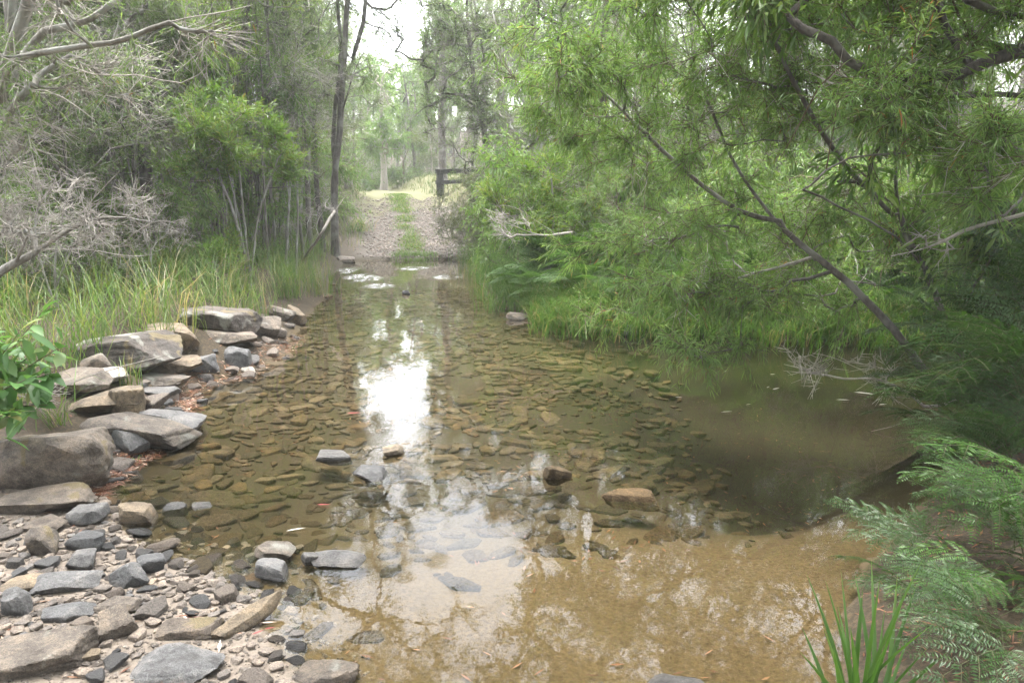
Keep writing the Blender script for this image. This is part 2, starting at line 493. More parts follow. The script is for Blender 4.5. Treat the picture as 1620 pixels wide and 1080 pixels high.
m, nt, out = newmat('ground soil sand and gravel')
def A_(n):
    return nd(nt, 'ShaderNodeAttribute', attribute_name=n).outputs['Fac']
geo = nd(nt, 'ShaderNodeNewGeometry')
pos = geo.outputs['Position']
n1 = nd(nt, 'ShaderNodeTexNoise', i_Vector=pos, i_Scale=2.2, i_Detail=6.0, i_Roughness=0.6)
n2 = nd(nt, 'ShaderNodeTexNoise', i_Vector=pos, i_Scale=45.0, i_Detail=4.0, i_Roughness=0.75)
n3 = nd(nt, 'ShaderNodeTexVoronoi', i_Vector=pos, i_Scale=55.0)
sand = mixc(nt, n1.outputs[0], (.064, .046, .024), (.114, .085, .047))
sand = mixc(nt, 0.9, sand, rampn(nt, n2.outputs[0], [(.3, (.55, .52, .48)), (.5, (1, 1, 1)), (.7, (1.3, 1.25, 1.2))]), 'MULTIPLY')
silt = mixc(nt, n1.outputs[0], (.030, .0235, .0115), (.060, .047, .025))
silt = mixc(nt, 0.6, silt, rampn(nt, n2.outputs[0], [(.3, (.6, .6, .6)), (.7, (1.3, 1.3, 1.3))]), 'MULTIPLY')
soil = mixc(nt, n1.outputs[0], (.016, .014, .009), (.04, .033, .02))
soil = mixc(nt, rampn(nt, n2.outputs[0], [(.45, (0, 0, 0)), (.6, (1, 1, 1))]), soil, (.06, .043, .027))
trk = mixc(nt, n3.outputs['Color'], (.048, .043, .037), (.105, .096, .084))
trk = mixc(nt, 0.8, trk, rampn(nt, n1.outputs[0], [(.3, (.7, .66, .62)), (.7, (1.15, 1.12, 1.1))]), 'MULTIPLY')
beach = mixc(nt, n1.outputs[0], (.11, .092, .075), (.20, .17, .14))
beach = mixc(nt, 0.9, beach, rampn(nt, n2.outputs[0], [(.3, (.5, .47, .45)), (.5, (1, 1, 1)), (.7, (1.35, 1.3, 1.28))]), 'MULTIPLY')
straw = mixc(nt, n2.outputs[0], (.07, .08, .035), (.13, .12, .065))
col = mixc(nt, A_('w_track'), soil, trk)
col = mixc(nt, A_('w_straw'), col, straw)
col = mixc(nt, A_('w_beach'), col, beach)
col = mixc(nt, A_('w_sand'), col, sand)
col = mixc(nt, A_('w_silt'), col, silt)
mud = mixc(nt, n1.outputs[0], (.012, .010, .0055), (.034, .027, .014))
col = mixc(nt, A_('w_mud'), col, mud)
b = nd(nt, 'ShaderNodeBump', i_Strength=0.5, i_Distance=0.01, i_Height=n2.outputs[0])
p = nd(nt, 'ShaderNodeBsdfPrincipled', i_Base_Color=col, i_Roughness=0.9, i_Normal=b.outputs[0])
p.inputs['Specular IOR Level'].default_value = 0.2
nt.links.new(p.outputs[0], out.inputs[0])
gme = gr.mesh('ground', [m], smooth=True)
def gattr(name, w):
    a = gme.attributes.new(name, 'FLOAT', 'POINT')
    a.data.foreach_set('value', np.clip(w, 0, 1).astype(np.float32).ravel())
nz = vnoise(GX, GY, 0.8, 9)
wtrack = track_mask(GX, GY) * sm(30, 26, GY) * (1 - .75 * sm(.42, .15, np.abs(GX - track_x(GY))) * sm(.25, .6, vnoise(GX, GY, .5, 14)))
wstraw = sm(22.6, 24.6, GY + 1.5 * nz) * sm(60, 40, GY) * sm(12, 7, np.abs(GX - track_x(GY))) + sm(.75, .9, nz) * 0.5 * track_mask(GX, GY)
gattr('w_track', wtrack)
gattr('w_straw', wstraw)
gattr('w_beach', sm(-0.05, 0.05, SD) * sm(0.7, -0.1, GX) * sm(4.7, 4.0, GY) * sm(4.5, 2.5, SD))
gattr('w_sand', sm(0.03, -0.03, SD) * sm(14, 12, GY))
gattr('w_silt', sm(0.02, -0.06, SD) * np.maximum(sm(0.16, 0.42, -GZ + 0.06 * nz), 0.9 * sm(3.4, 4.9, GY - .2 * GX + 0.8 * nz)))
gattr('w_mud', sm(.02, -.1, SD) * np.maximum(sm(.7, 1.7, GX + .5 * nz) * sm(3.6, 4.6, GY + .6 * nz) * .95, .55 * sm(3.6, 4.8, GY - .2 * GX + .8 * nz)))
g_ob = link('ground', gme)
g_ob['kind'] = 'structure'

# water: one sheet at z = 0 reaching under the banks
wx = axis([(-5, -3.6, 0.12), (-3.6, 0, 0.03), (0, 11, 0.12)])
wy = axis([(1.2, 12.8, 0.12), (12.8, 17.6, 0.03), (17.6, 19, 0.12)])
WX, WY = np.meshgrid(wx, wy)
wg = Geo()
ny, nx = WX.shape
idx = np.arange(ny * nx).reshape(ny, nx)
RIF = 0 * WX
for (u, v, sx, sy) in ((572, 440, .34, .75), (712, 437, .28, .45), (600, 452, .3, .35), (545, 428, .25, .6), (655, 424, .35, .3)):
    q = on_plane(u, v)
    RIF = np.maximum(RIF, np.exp(-((WX - q[0]) / sx) ** 2 - ((WY - q[1]) / sy) ** 2))
RIF = sm(.2, .6, RIF * (.5 + .9 * vnoise(WX, WY, .35, 71)))
WZ = .045 * (vnoise(WX, WY, .16, 72) + .55 * vnoise(WX, WY, .075, 73) - .75) * RIF
wg.add(np.stack([WX, WY, WZ], -1).reshape(-1, 3), [np.stack([idx[:-1, :-1], idx[:-1, 1:], idx[1:, 1:], idx[1:, :-1]], -1).reshape(-1, 4)])
m, nt, out = newmat('creek water')
geo = nd(nt, 'ShaderNodeNewGeometry')
pos = geo.outputs['Position']
mp = nd(nt, 'ShaderNodeMapping', i_Vector=pos, i_Scale=(1.0, 0.55, 1.0))
nA = nd(nt, 'ShaderNodeTexNoise', i_Vector=mp.outputs[0], i_Scale=1.6, i_Detail=2.0)
nB = nd(nt, 'ShaderNodeTexNoise', i_Vector=mp.outputs[0], i_Scale=9.0, i_Detail=3.0, i_Roughness=0.55)
nC = nd(nt, 'ShaderNodeTexNoise', i_Vector=pos, i_Scale=22.0, i_Detail=2.0)
rf = nd(nt, 'ShaderNodeAttribute', attribute_name='riffle').outputs['Fac']
h = nd(nt, 'ShaderNodeMath', operation='MULTIPLY', i_0=nA.outputs[0], i_1=0.006)
amp = nd(nt, 'ShaderNodeMath', operation='MULTIPLY_ADD', i_0=rf, i_1=0.02, i_2=0.0007)
h2 = nd(nt, 'ShaderNodeMath', operation='MULTIPLY_ADD', i_0=nB.outputs[0], i_1=amp.outputs[0], i_2=h.outputs[0])
amp3 = nd(nt, 'ShaderNodeMath', operation='MULTIPLY', i_0=rf, i_1=0.006)
hh = nd(nt, 'ShaderNodeMath', operation='MULTIPLY_ADD', i_0=nC.outputs[0], i_1=amp3.outputs[0], i_2=h2.outputs[0])
# rings left by two drips
last = hh.outputs[0]
for (u, v, w) in ((690, 886, .09), (640, 912, .06)):
    q = on_plane(u, v)
    dist = nd(nt, 'ShaderNodeVectorMath', operation='DISTANCE', i_0=pos, i_1=tuple(q))
    wv = nd(nt, 'ShaderNodeMath', operation='SINE', i_0=nd(nt, 'ShaderNodeMath', operation='MULTIPLY', i_0=dist.outputs['Value'], i_1=340.0).outputs[0])
    fd = nd(nt, 'ShaderNodeMapRange', i_0=dist.outputs['Value'], i_1=0.0, i_2=w, i_3=0.0011, i_4=0.0)
    last = nd(nt, 'ShaderNodeMath', operation='MULTIPLY_ADD', i_0=wv.outputs[0], i_1=fd.outputs[0], i_2=last).outputs[0]
b = nd(nt, 'ShaderNodeBump', i_Strength=1.0, i_Distance=1.0, i_Height=last)
fr = nd(nt, 'ShaderNodeFresnel', i_IOR=1.33, i_Normal=b.outputs[0])
tr = nd(nt, 'ShaderNodeBsdfTransparent', i_Color=(.88, .85, .74, 1))
mk = nd(nt, 'ShaderNodeBsdfDiffuse', i_Color=(.08, .075, .04, 1))
tm = nd(nt, 'ShaderNodeMixShader', i_0=0.05, i_1=tr.outputs[0], i_2=mk.outputs[0])
gl = nd(nt, 'ShaderNodeBsdfGlossy', i_Roughness=0.0, i_Normal=b.outputs[0], i_Color=(1, 1, 1, 1))
mx = nd(nt, 'ShaderNodeMixShader', i_0=fr.outputs[0], i_1=tm.outputs[0], i_2=gl.outputs[0])
fo = nd(nt, 'ShaderNodeAttribute', attribute_name='foam_glint').outputs['Fac']
nF = nd(nt, 'ShaderNodeTexNoise', i_Vector=nd(nt, 'ShaderNodeMapping', i_Vector=pos, i_Scale=(1.0, .5, 1.0)).outputs[0], i_Scale=38.0, i_Detail=5.0, i_Roughness=.7)
ff = nd(nt, 'ShaderNodeMath', operation='MULTIPLY', i_0=fo, i_1=rampn(nt, nF.outputs[0], [(.42, (0, 0, 0)), (.72, (.85, .85, .85))]))
fd = nd(nt, 'ShaderNodeBsdfDiffuse', i_Color=(.62, .63, .62, 1))  # white foam that also paints the sky glints on the riffle
mf = nd(nt, 'ShaderNodeMixShader', i_0=ff.outputs[0], i_1=mx.outputs[0], i_2=fd.outputs[0])
nt.links.new(mf.outputs[0], out.inputs[0])
wme = wg.mesh('water', [m], smooth=True)
a = wme.attributes.new('riffle', 'FLOAT', 'POINT')
rif = .5 * RIF
q = on_plane(625, 722)
rif = np.maximum(rif, 0.22 * np.exp(-((WX - q[0]) ** 2 / .10 + (WY - q[1]) ** 2 / .12)))
q = on_plane(470, 890)
rif = np.maximum(rif, 0.15 * np.exp(-((WX - q[0]) ** 2 / .05 + (WY - q[1]) ** 2 / .03)))
a.data.foreach_set('value', rif.astype(np.float32).ravel())
af = wme.attributes.new('foam_glint', 'FLOAT', 'POINT')
af.data.foreach_set('value', (RIF * sm(.35, .75, vnoise(WX, WY, .3, 75))).astype(np.float32).ravel())
w_ob = link('water', wme)
w_ob['kind'] = 'structure'

# ------------------------------------------------------------------ rocks
def rock_mesh(name, mat, seed, scale=(1, 1, 1), cuts=9, sub=3, noise=0.05, lo=0.55, hi=0.9, angle=22, edge=55):
    """a broken, faceted stone: a ball trimmed by planes, roughened, scaled; base near z = 0"""
    rs = np.random.RandomState(seed)
    bm = bmesh.new()
    bmesh.ops.create_icosphere(bm, subdivisions=sub, radius=1)
    v = unit(np.array([x.co[:] for x in bm.verts]))
    ax_ = np.concatenate([np.eye(3), -np.eye(3)])
    N = unit(np.concatenate([ax_ + rs.normal(size=(6, 3)) * .24, rs.normal(size=(cuts, 3)) * np.array([1, 1, .7])]))
    dd = np.concatenate([rs.uniform(.62, .95, 6), rs.uniform(.72, 1.08, cuts)])
    s_ = np.maximum(v @ N.T, 0) / dd
    r = (s_ ** edge).sum(1) ** (-1 / edge)
    v = v * np.minimum(r, 1.25)[:, None]
    for f, amp in ((1.6, noise * 1.2), (4.0, noise * .8), (9.5, noise * .55), (17, noise * .3)):
        K = unit(rs.normal(size=(5, 3))) * f * rs.uniform(.7, 1.6, (5, 1))
        n_ = np.sin(v @ K.T + rs.uniform(0, 6.28, 5)).sum(1) / 3
        n_ = n_ if f < 8 else (np.abs(n_) - .4)
        v = v * (1 + amp * n_)[:, None]
    lo_, hi_ = v.min(0), v.max(0)
    v = (v - (lo_ + hi_) / 2) / ((hi_ - lo_) / 2) * np.array(scale)
    for x, c in zip(bm.verts, v):
        x.co = c
    me = bpy.data.meshes.new(name)
    bm.to_mesh(me)
    bm.free()
    for p_ in me.polygons:
        p_.use_smooth = True
    me.set_sharp_from_angle(angle=rad(angle))
    me.materials.append(mat)
    return me

GT = 'loose stones on the gravel shore'
GB = 'stones lying on the creek bed'

def rock(u, v, wpx, hpx, mat, seed, label, depth=0.9, rot=0.0, tilt=(0, 0), cuts=9, name='rock', noise=.05, sink=0.25, lift=0.0, group=None, lo=.55, hi=.9, flat=.36):
    """a rock whose foot is seen at pixel (u, v) and which covers about wpx x hpx pixels"""
    g = ground_at(u, v)
    zz = max(g[2], -0.04) if lift == 0 else lift
    q = on_plane(u, v, zz)
    dist = math.sqrt(q[0] ** 2 + q[1] ** 2 + (CAMH - q[2]) ** 2)
    w = wpx / FPX * dist * 0.5
    el = math.asin((CAMH - q[2]) / dist)
    dep = w * depth
    hgt = max((hpx / FPX * dist - 2 * dep * math.sin(el)) / max(math.cos(el), .3), flat * w)
    me = rock_mesh(name, M[mat], seed, (w, dep, hgt * 0.5 * (1 + sink)), cuts, 5 if wpx > 90 else 4, noise, lo, hi)
    o = link(name, me)
    o.location = (float(q[0]), float(q[1] + dep * 0.9), float(zz + hgt * 0.5 * (1 - sink)))
    o.rotation_euler = (tilt[0], tilt[1], rot)
    return tag(o, label, 'rock' if wpx > 60 else 'stone', group)

# boulders and slabs along the left bank
rock(50, 782, 160, 108, 'rock', 101, 'largest brown boulder at the left edge, pale ochre crust along its broken top', .62, .15, (.05, .14), 8, 'boulder', .09, .3)
rock(50, 815, 120, 38, 'rock', 102, 'low flat slab in front of the largest brown boulder', .6, .1, (0, 0), 8, 'rock', .04)
rock(205, 712, 150, 66, 'rock', 103, 'broad brown slab sloping into the water behind the largest boulder', .75, -.25, (.0, .12), 9, 'rock', .04)
rock(258, 690, 90, 48, 'slate', 104, 'grey slab at the water edge right of the broad brown slab', .8, .3, (0, .15), 9, 'rock', .04)
rock(150, 660, 105, 48, 'rock_tan', 105, 'flat tan slab between the leafy plant and the broad brown slab', .8, .2, (0, .05), 8, 'rock', .04)
rock(196, 668, 48, 54, 'rock_tan', 106, 'small peaked tan rock standing on the flat tan slab', .7, .5, (0, 0), 8, 'rock', .05)
rock(195, 714, 62, 40, 'slate', 107, 'grey angular block wedged under the broad brown slab', .7, -.3, (0, .2), 8, 'rock', .03)
rock(240, 706, 40, 26, 'slate', 137, 'small grey block beside the wedged angular block', .7, .4, (0, .2), 8, 'rock', .03)
rock(95, 622, 105, 40, 'rock', 108, 'dark rounded rock behind the leafy plant under a pale fallen stick', .8, 0, (0, 0), 7, 'rock', .05)
rock(188, 586, 135, 64, 'rock_lichen', 109, 'dark dome shaped boulder with big white lichen blotches', .8, .1, (0, -.08), 6, 'boulder', .04, .25)
rock(152, 606, 62, 28, 'white_stone', 110, 'bleached whitish rock at the foot of the lichened dome boulder', .7, .2, (0, 0), 8, 'rock', .05)
rock(262, 560, 74, 48, 'rock_tan', 111, 'reddish tan rock between the two lichened boulders', .8, .4, (0, .1), 8, 'rock', .05)
rock(335, 526, 112, 46, 'rock_lichen', 112, 'dark boulder with speckled lichen below the sedges', .7, -.15, (0, .12), 8, 'boulder', .05)
rock(352, 545, 90, 26, 'rock', 113, 'long low brown rock in front of the speckled lichen boulder', .7, .1, (0, .05), 7, 'rock', .04)
rock(405, 532, 62, 36, 'rock', 114, 'brown rock at the right end of the long low rock', .8, .2, (0, .1), 8, 'rock', .04)
rock(440, 506, 48, 26, 'rock', 115, 'brown rock half hidden by sedges at the bend of the bank', .8, .2, (0, .1), 8, 'rock', .04)
rock(466, 512, 34, 28, 'rock_tan', 116, 'small pointed rock at the water edge by the bend of the bank', .8, .2, (0, .3), 8, 'rock', .04)
rock(372, 580, 40, 34, 'slate', 117, 'dark wedge shaped block at the waterline with a flat top', .8, .3, (0, .1), 7, 'rock', .03)
rock(390, 592, 22, 14, 'white_stone', 118, 'small bright white stone at the waterline', .8, .3, (0, 0), 7, 'stone', .05)
rock(278, 588, 62, 26, 'rock_tan', 119, 'flat tan rock on the shore right of the lichened dome boulder', .8, .1, (0, 0), 8, 'rock', .04)
rock(315, 588, 46, 30, 'slate', 120, 'grey cracked rock beside the flat tan rock on the shore', .8, .5, (0, .1), 9, 'rock', .05)
rock(247, 612, 78, 20, 'rock', 121, 'thin brown slab lying along the shore with litter around it', .6, .1, (0, 0), 7, 'rock', .04)
rock(238, 630, 62, 22, 'slate', 122, 'pale grey slab at the shore below the thin brown slab', .7, -.1, (0, .05), 7, 'rock', .04)
rock(145, 598, 44, 38, 'rock', 123, 'brown round rock left of the thin brown slab', .8, .4, (0, 0), 7, 'rock', .05)
rock(318, 645, 17, 16, 'slate', 124, 'lone grey stone poking out of the shallows near the slab', .8, .4, (0, 0), 7, 'stone', .05)
# stones breaking the surface in midstream
rock(620, 722, 40, 22, 'rock_tan', 130, 'pale stone standing out of the water in midstream', .8, .4, (0, .1), 8, 'stone', .05, lift=.0001)
rock(583, 760, 62, 20, 'slate', 131, 'dark wet wedge breaking the surface below the pale midstream stone', .7, -.3, (.1, .15), 8, 'rock', .04, lift=.0001)
rock(525, 732, 58, 22, 'slate', 132, 'flat grey slab just under the surface left of the pale midstream stone', .8, .1, (0, .05), 8, 'rock', .04, .5, lift=-.012)
rock(430, 886, 58, 30, 'rock', 133, 'brown stone above the dark block, sitting in the shallows', .7, .1, (0, .08), 8, 'stone', .05, lift=.0001)
rock(428, 918, 52, 38, 'slate', 134, 'dark grey block in the shallows below the brown stone', .8, -.2, (0, .05), 7, 'stone', .04, lift=.0001)
rock(488, 893, 24, 22, 'slate', 135, 'small dark cube shaped stone in the shallows', .8, .4, (0, .1), 7, 'stone', .05, lift=.0001)
rock(530, 900, 78, 26, 'slate', 136, 'wide wet dark slab awash right of the small cube shaped stone', .6, -.15, (0, .06), 8, 'rock', .04, .5, lift=-.004)
rock(642, 466, 12, 8, 'slate', 138, 'tiny dark stone in the far pool below the riffle', .8, .4, (0, 0), 7, 'stone', .05, lift=.0001)
rock(770, 456, 22, 9, 'slate', 139, 'dark flat stone under the ferns at the far right bank', .8, .1, (0, 0), 7, 'stone', .05, lift=.0001)
rock(545, 416, 30, 12, 'rock', 150, 'brown slab where the track meets the far water', .8, .1, (0, 0), 7, 'stone', .05, lift=.0001)
rock(1000, 800, 90, 24, 'bedstone', 140, 'long dark slab deep under the water, right of midstream', .5, -.1, (0, .05), 8, 'rock', .03, .5, lift=-.03)
rock(880, 765, 44, 30, 'bedstone', 141, 'upright dark stone under water right of the midstream rocks', .6, .5, (0, .3), 8, 'stone', .03, .4, lift=-.025)
# the near shore, lower left
me = rock_mesh('stone', M['rock_tan'], 160, (.17, .036, .036), 5, 4, .05)
q = ground_at(398, 985)
o = link('stone', me, None, (float(q[0]), float(q[1]), float(q[2]) + .026))
o.rotation_euler = (0, -.12, rad(56))
tag(o, 'long pale finger shaped stone lying askew on the sand', 'stone')
rock(250, 1085, 140, 45, 'slate', 161, 'big grey blue rock at the bottom edge of the gravel shore', .6, .05, (.1, 0), 8, 'rock', .06, .8, flat=.2)
rock(292, 1012, 88, 34, 'rock', 162, 'purplish cracked slab above the big grey blue rock', .5, .15, (.1, .05), 9, 'rock', .06, .8, flat=.18)
rock(172, 1012, 50, 50, 'rock', 163, 'brown lumpy stone with an ochre side left of the cracked slab', .9, .6, (.1, 0), 8, 'stone', .06)
rock(118, 1030, 46, 28, 'slate', 164, 'smooth rounded grey pebble with a pale rim of sand', .8, .1, (0, 0), 3, 'stone', .03, .2, 0, None, .8, .95)
rock(118, 1052, 50, 20, 'rock_tan', 165, 'flat cream coloured stone below the smooth grey pebble', .7, .1, (0, 0), 4, 'stone', .03)
rock(30, 1075, 130, 70, 'rock', 166, 'large rough brown rock in the bottom left corner', .7, .2, (.05, .05), 7, 'rock', .09, .8, flat=.2)
rock(88, 940, 92, 32, 'slate', 167, 'long blue slate slab with a straight front edge', .45, .12, (.25, 0), 6, 'stone', .03)
rock(122, 902, 48, 34, 'slate', 168, 'flat topped dark slate block above the long blue slab', .8, -.2, (.1, 0), 6, 'stone', .03)
rock(58, 880, 36, 44, 'rock', 169, 'round brown lump standing upright on the gravel', .9, .3, (0, 0), 5, 'stone', .06)
rock(128, 872, 54, 34, 'slate', 170, 'hollow edged dark slate behind the flat topped block', .7, -.1, (.2, 0), 8, 'stone', .05)
rock(208, 835, 52, 42, 'rock_tan', 171, 'pale pinkish round stone at the edge of the shallows', .8, .1, (.1, 0), 5, 'stone', .04)
rock(272, 818, 34, 24, 'slate', 172, 'grey stone in the shallows right of the pale pinkish stone', .8, .3, (.1, .1), 7, 'stone', .04)
rock(315, 806, 30, 14, 'slate', 173, 'flat blue stone awash farther out than the grey stone', .8, 0, (0, 0), 7, 'stone', .04, lift=-.004)
rock(232, 908, 36, 32, 'slate', 174, 'shiny blue grey stone at the edge of the wet sand', .8, .6, (.1, .1), 7, 'stone', .04)
rock(195, 932, 50, 42, 'slate', 175, 'dark angular stone with one black side below the shiny stone', .8, -.5, (.2, -.2), 7, 'stone', .04)
rock(95, 984, 66, 26, 'slate', 176, 'blue arrow shaped slate flat on the sand', .6, .1, (.05, 0), 6, 'stone', .03)
rock(20, 940, 52, 26, 'rock_tan', 177, 'cream stone at the left edge beside the long blue slab', .8, .2, (0, 0), 5, 'stone', .04)
rock(14, 976, 40, 40, 'slate', 178, 'grey block cut by the left edge above the brown rock', .8, .1, (0, 0), 6, 'stone', .04)
rock(175, 972, 60, 22, 'rock', 179, 'low brown stone on the sand right of the blue arrow slate', .7, .1, (0, 0), 6, 'stone', .04)
rock(130, 832, 50, 34, 'slate', 180, 'grey blue stone below the flat slab at the boulder foot', .8, .3, (0, 0), 7, 'stone', .04)
rock(60, 842, 56, 22, 'rock', 181, 'brown stone among slates under the low flat slab', .8, .1, (0, 0), 7, 'stone', .04)
rock(510, 1090, 90, 30, 'rock', 182, 'round grey rock half in the water at the bottom edge', .7, .1, (0, 0), 5, 'rock', .05, .4, lift=-.005)
rock(1082, 1112, 92, 16, 'slate', 183, 'dark slab just showing at the bottom edge of the sandy shallows', .6, 0, (0, 0), 6, 'rock', .04, .5, lift=-.006)
# stones below the right bank
for k, (u, v, w, h, mt_, lb) in enumerate([(818, 506, 36, 14, 'rock', 'flat grey rock at the left foot of the fern bank'), (846, 500, 34, 14, 'rock', 'brown rock tucked under the ferns beside the flat grey rock'),
        (940, 524, 48, 20, 'rock', 'brown rock behind the reeds on the right bank'), (966, 528, 34, 18, 'slate', 'grey rock right of the brown rock behind the reeds'),
        (1002, 531, 36, 20, 'slate', 'dark pointed rock at the right end of the bank stones'), (905, 520, 30, 14, 'rock', 'small rock by the reed tuft on the right bank')]):
    rock(u, v, w, h, mt_, 200 + k, lb, .8, .3 * k, (0, .1), 8, 'rock', .04, lift=.005)

# scattered shore stones: copies of a dozen shapes
shapes = [rock_mesh('shore stone', M[['slate', 'pebble', 'pebble'][k % 3]], 300 + k, (1, .55 + .35 * R.rand(), .26 + .24 * R.rand()), 5, 4, .05) for k in range(12)]
lowshapes = [rock_mesh('shore pebble', M['pebble'], 340 + k, (1, .65 + .25 * R.rand(), .34 + .25 * R.rand()), 5, 3, .05) for k in range(8)]
taken = [(o.location.x, o.location.y, max(o.dimensions.x, o.dimensions.y, .05) * .5) for o in C.objects if o.get('category') in ('rock', 'stone')]
n = 0
tries = 0
small, big_ = [], []
lbl = ['blue grey slate fragment among the loose stones of the near left shore', 'brown or buff stone among the loose stones of the near left shore']
while n < 560 and tries < 14000:
    tries += 1
    u, v = R.uniform(-25, 470), R.uniform(775, 1085)
    if u > 150 + 300 * (v - 775) / 200 and R.rand() < .8:
        continue
    g = on_plane(u, v, .03)
    g[2] = h1(g[0], g[1])
    if g[2] < -0.07 or (v > 985 and u > 190 and R.rand() < .85):
        continue
    s = float(np.clip(R.lognormal(-3.25, .5), .015, .085))
    if len(big_) >= 180:
        s = min(s, .034)
    if any((g[0] - a) ** 2 + (g[1] - b_) ** 2 < ((c + s) * .8) ** 2 for a, b_, c in taken):
        continue
    taken.append((g[0], g[1], s))
    k = R.randint(12)
    if len(big_) >= 180 or (s < .0345 and R.rand() < .85):
        small.append((g[0], g[1], g[2] + s * .18, s))
        n += 1
        continue
    big_.append(s)
    o = link('stone', shapes[k])
    o.location = (float(g[0]), float(g[1]), float(g[2] + s * .18))
    o.scale = (s, s, s * R.uniform(.7, 1.2))
    o.rotation_euler = (R.normal() * .15, R.normal() * .15, R.uniform(0, 6.28))
    tag(o, lbl[0 if k % 3 == 0 else 1], 'stone', ('slate fragments' if k % 3 == 0 else 'buff stones') + ' on the near left shore')
    n += 1
n = 0
tries = 0
while n < 66 and tries < 4000:                        # along the left waterline farther up
    tries += 1
    t = R.uniform(0, 1)
    pts = np.array([(470, 520), (455, 545), (400, 578), (340, 595), (285, 612), (285, 665), (240, 705), (175, 755)], float)
    f = t * (len(pts) - 1)
    i = min(int(f), len(pts) - 2)
    uv = pts[i] + (pts[i + 1] - pts[i]) * (f - i) + R.normal(size=2) * np.array([26, 10]) - np.array([14, 2])
    g = on_plane(*uv, .04)
    g[2] = h1(g[0], g[1])
    if g[2] < -.05:
        continue
    s = float(np.clip(R.lognormal(-2.75, .4), .03, .13))
    if any((g[0] - a) ** 2 + (g[1] - b_) ** 2 < ((c + s) * .65) ** 2 for a, b_, c in taken):
        continue
    taken.append((g[0], g[1], s))
    k = R.randint(12)
    o = link('stone', shapes[k])
    o.location = (float(g[0]), float(g[1]), float(g[2] + s * .2))
    o.scale = (s, s, s * R.uniform(.8, 1.3))
    o.rotation_euler = (R.normal() * .2, R.normal() * .2, R.uniform(0, 6.28))
    tag(o, 'small %s between the boulders along the left waterline' % ('grey slate piece' if k % 3 == 0 else 'brown broken stone'), 'stone', ('grey slate pieces' if k % 3 == 0 else 'brown broken stones') + ' along the left waterline')
    n += 1

# the creek bed: flat slabs laid in jittered rows
bed = []
sp_ = 0.108
for yy in np.arange(2.7, 13.5, sp_ * .8):
    for xx in np.arange(-3.3, 3.2, sp_):
        x, y = xx + R.normal() * .035, yy + R.normal() * .03
        bed.append((x, y))
bed = np.array(bed)
sdv = shore_sd(bed[:, 0], bed[:, 1])
zone = sm(2.95, 4.3, bed[:, 1] - 0.22 * bed[:, 0] - 0.1) * sm(1.9, .9, bed[:, 0] - .08 * (bed[:, 1] - 5))
zone = np.maximum(zone, sm(-.55, -1.0, bed[:, 0]) * .75)
zone *= np.where(vnoise(bed[:, 0], bed[:, 1], .5, 31) < .3, .35, 1)
ok = (sdv < -.03) & (R.rand(len(bed)) < zone)
bed = bed[ok]
bz = H(bed[:, 0], bed[:, 1])
order = np.argsort(bed[:, 0] ** 2 + bed[:, 1] ** 2)
bed, bz = bed[order], bz[order]
def slab_mesh(name, mat, seed):
    """a broken flat slab: irregular polygon, worn top edge, thin sides"""
    rs = np.random.RandomState(seed)
    n = rs.randint(4, 7)
    a_ = np.sort((np.arange(n) + rs.uniform(-.32, .32, n)) * 2 * math.pi / n)
    r_ = rs.uniform(.75, 1.15, n)
    xy = np.stack([np.cos(a_) * r_, np.sin(a_) * r_ * rs.uniform(.5, .8)], 1)
    xy = np.concatenate([np.stack([xy[i] * .88 + xy[i - 1] * .12, xy[i] * .88 + xy[(i + 1) % n] * .12]) for i in range(n)])
    xy[:, 0] /= np.abs(xy[:, 0]).max()
    k = len(xy)
    rings = []
    for f, z in ((.96, -.16), (1.0, .0), (.97, .10), (.86, .16), (.45, .18)):
        rings.append(np.concatenate([xy * f + rs.normal(size=(k, 2)) * .012, (z + rs.normal(size=(k, 1)) * .012)], 1))
    v = np.concatenate(rings + [[[0, 0, .185]]])
    i = np.arange(k)
    j = (i + 1) % k
    g = Geo()
    g.add(v, [np.concatenate([np.stack([q * k + i, q * k + j, (q + 1) * k + j, (q + 1) * k + i], 1) for q in range(4)]), np.stack([4 * k + i, 4 * k + j, 0 * i + 5 * k], 1)])
    me = g.mesh(name, [mat], smooth=True)
    me.set_sharp_from_angle(angle=rad(35))
    return me, v
bpairs = [slab_mesh('bed stone', M['bedstone'], 400 + k) for k in range(14)]
bshapes = [q[0] for q in bpairs]
bfaces = [(np.array([p_.vertices[:] for p_ in q.polygons if len(p_.vertices) == 4]), np.array([p_.vertices[:] for p_ in q.polygons if len(p_.vertices) == 3])) for q in bshapes]
far = Geo()
for i, ((x, y), z) in enumerate(zip(bed, bz)):
    s = float(np.clip(R.lognormal(-2.88, .5), .022, .15))
    a = R.normal() * 1.1 + .15
    k = R.randint(14)
    z = z + R.uniform(-.004, .010)
    tx, ty = R.normal() * .1, R.normal() * .1
    if i < 295:
        o = link('submerged_stone', bshapes[k])
        o.location = (float(x), float(y), float(z))
        o.scale = (s, s, s * .7)
        o.rotation_euler = (tx, ty, a)
        tag(o, 'flat olive brown stone under the clear water, one of the paved creek bed', 'stone', GB)
    else:
        me = bshapes[k]
        co = np.empty(len(me.vertices) * 3)
        me.vertices.foreach_get('co', co)
        co = co.reshape(-1, 3) * s
        ca, sa = math.cos(a), math.sin(a)
        co = np.stack([co[:, 0] * ca - co[:, 1] * sa + x, co[:, 0] * sa + co[:, 1] * ca + y, co[:, 2] + co[:, 0] * ty + z], 1)
        q4, q3 = bfaces[k]
        far.add(co, [q4, q3], 0, R.rand())
o = link('creek_bed_stones', far.mesh('creek_bed_stones', [M['bedstone_mass']]))
o['kind'] = 'stuff'
tag(o, 'paving of flat brown stones over the farther creek bed', 'stones')

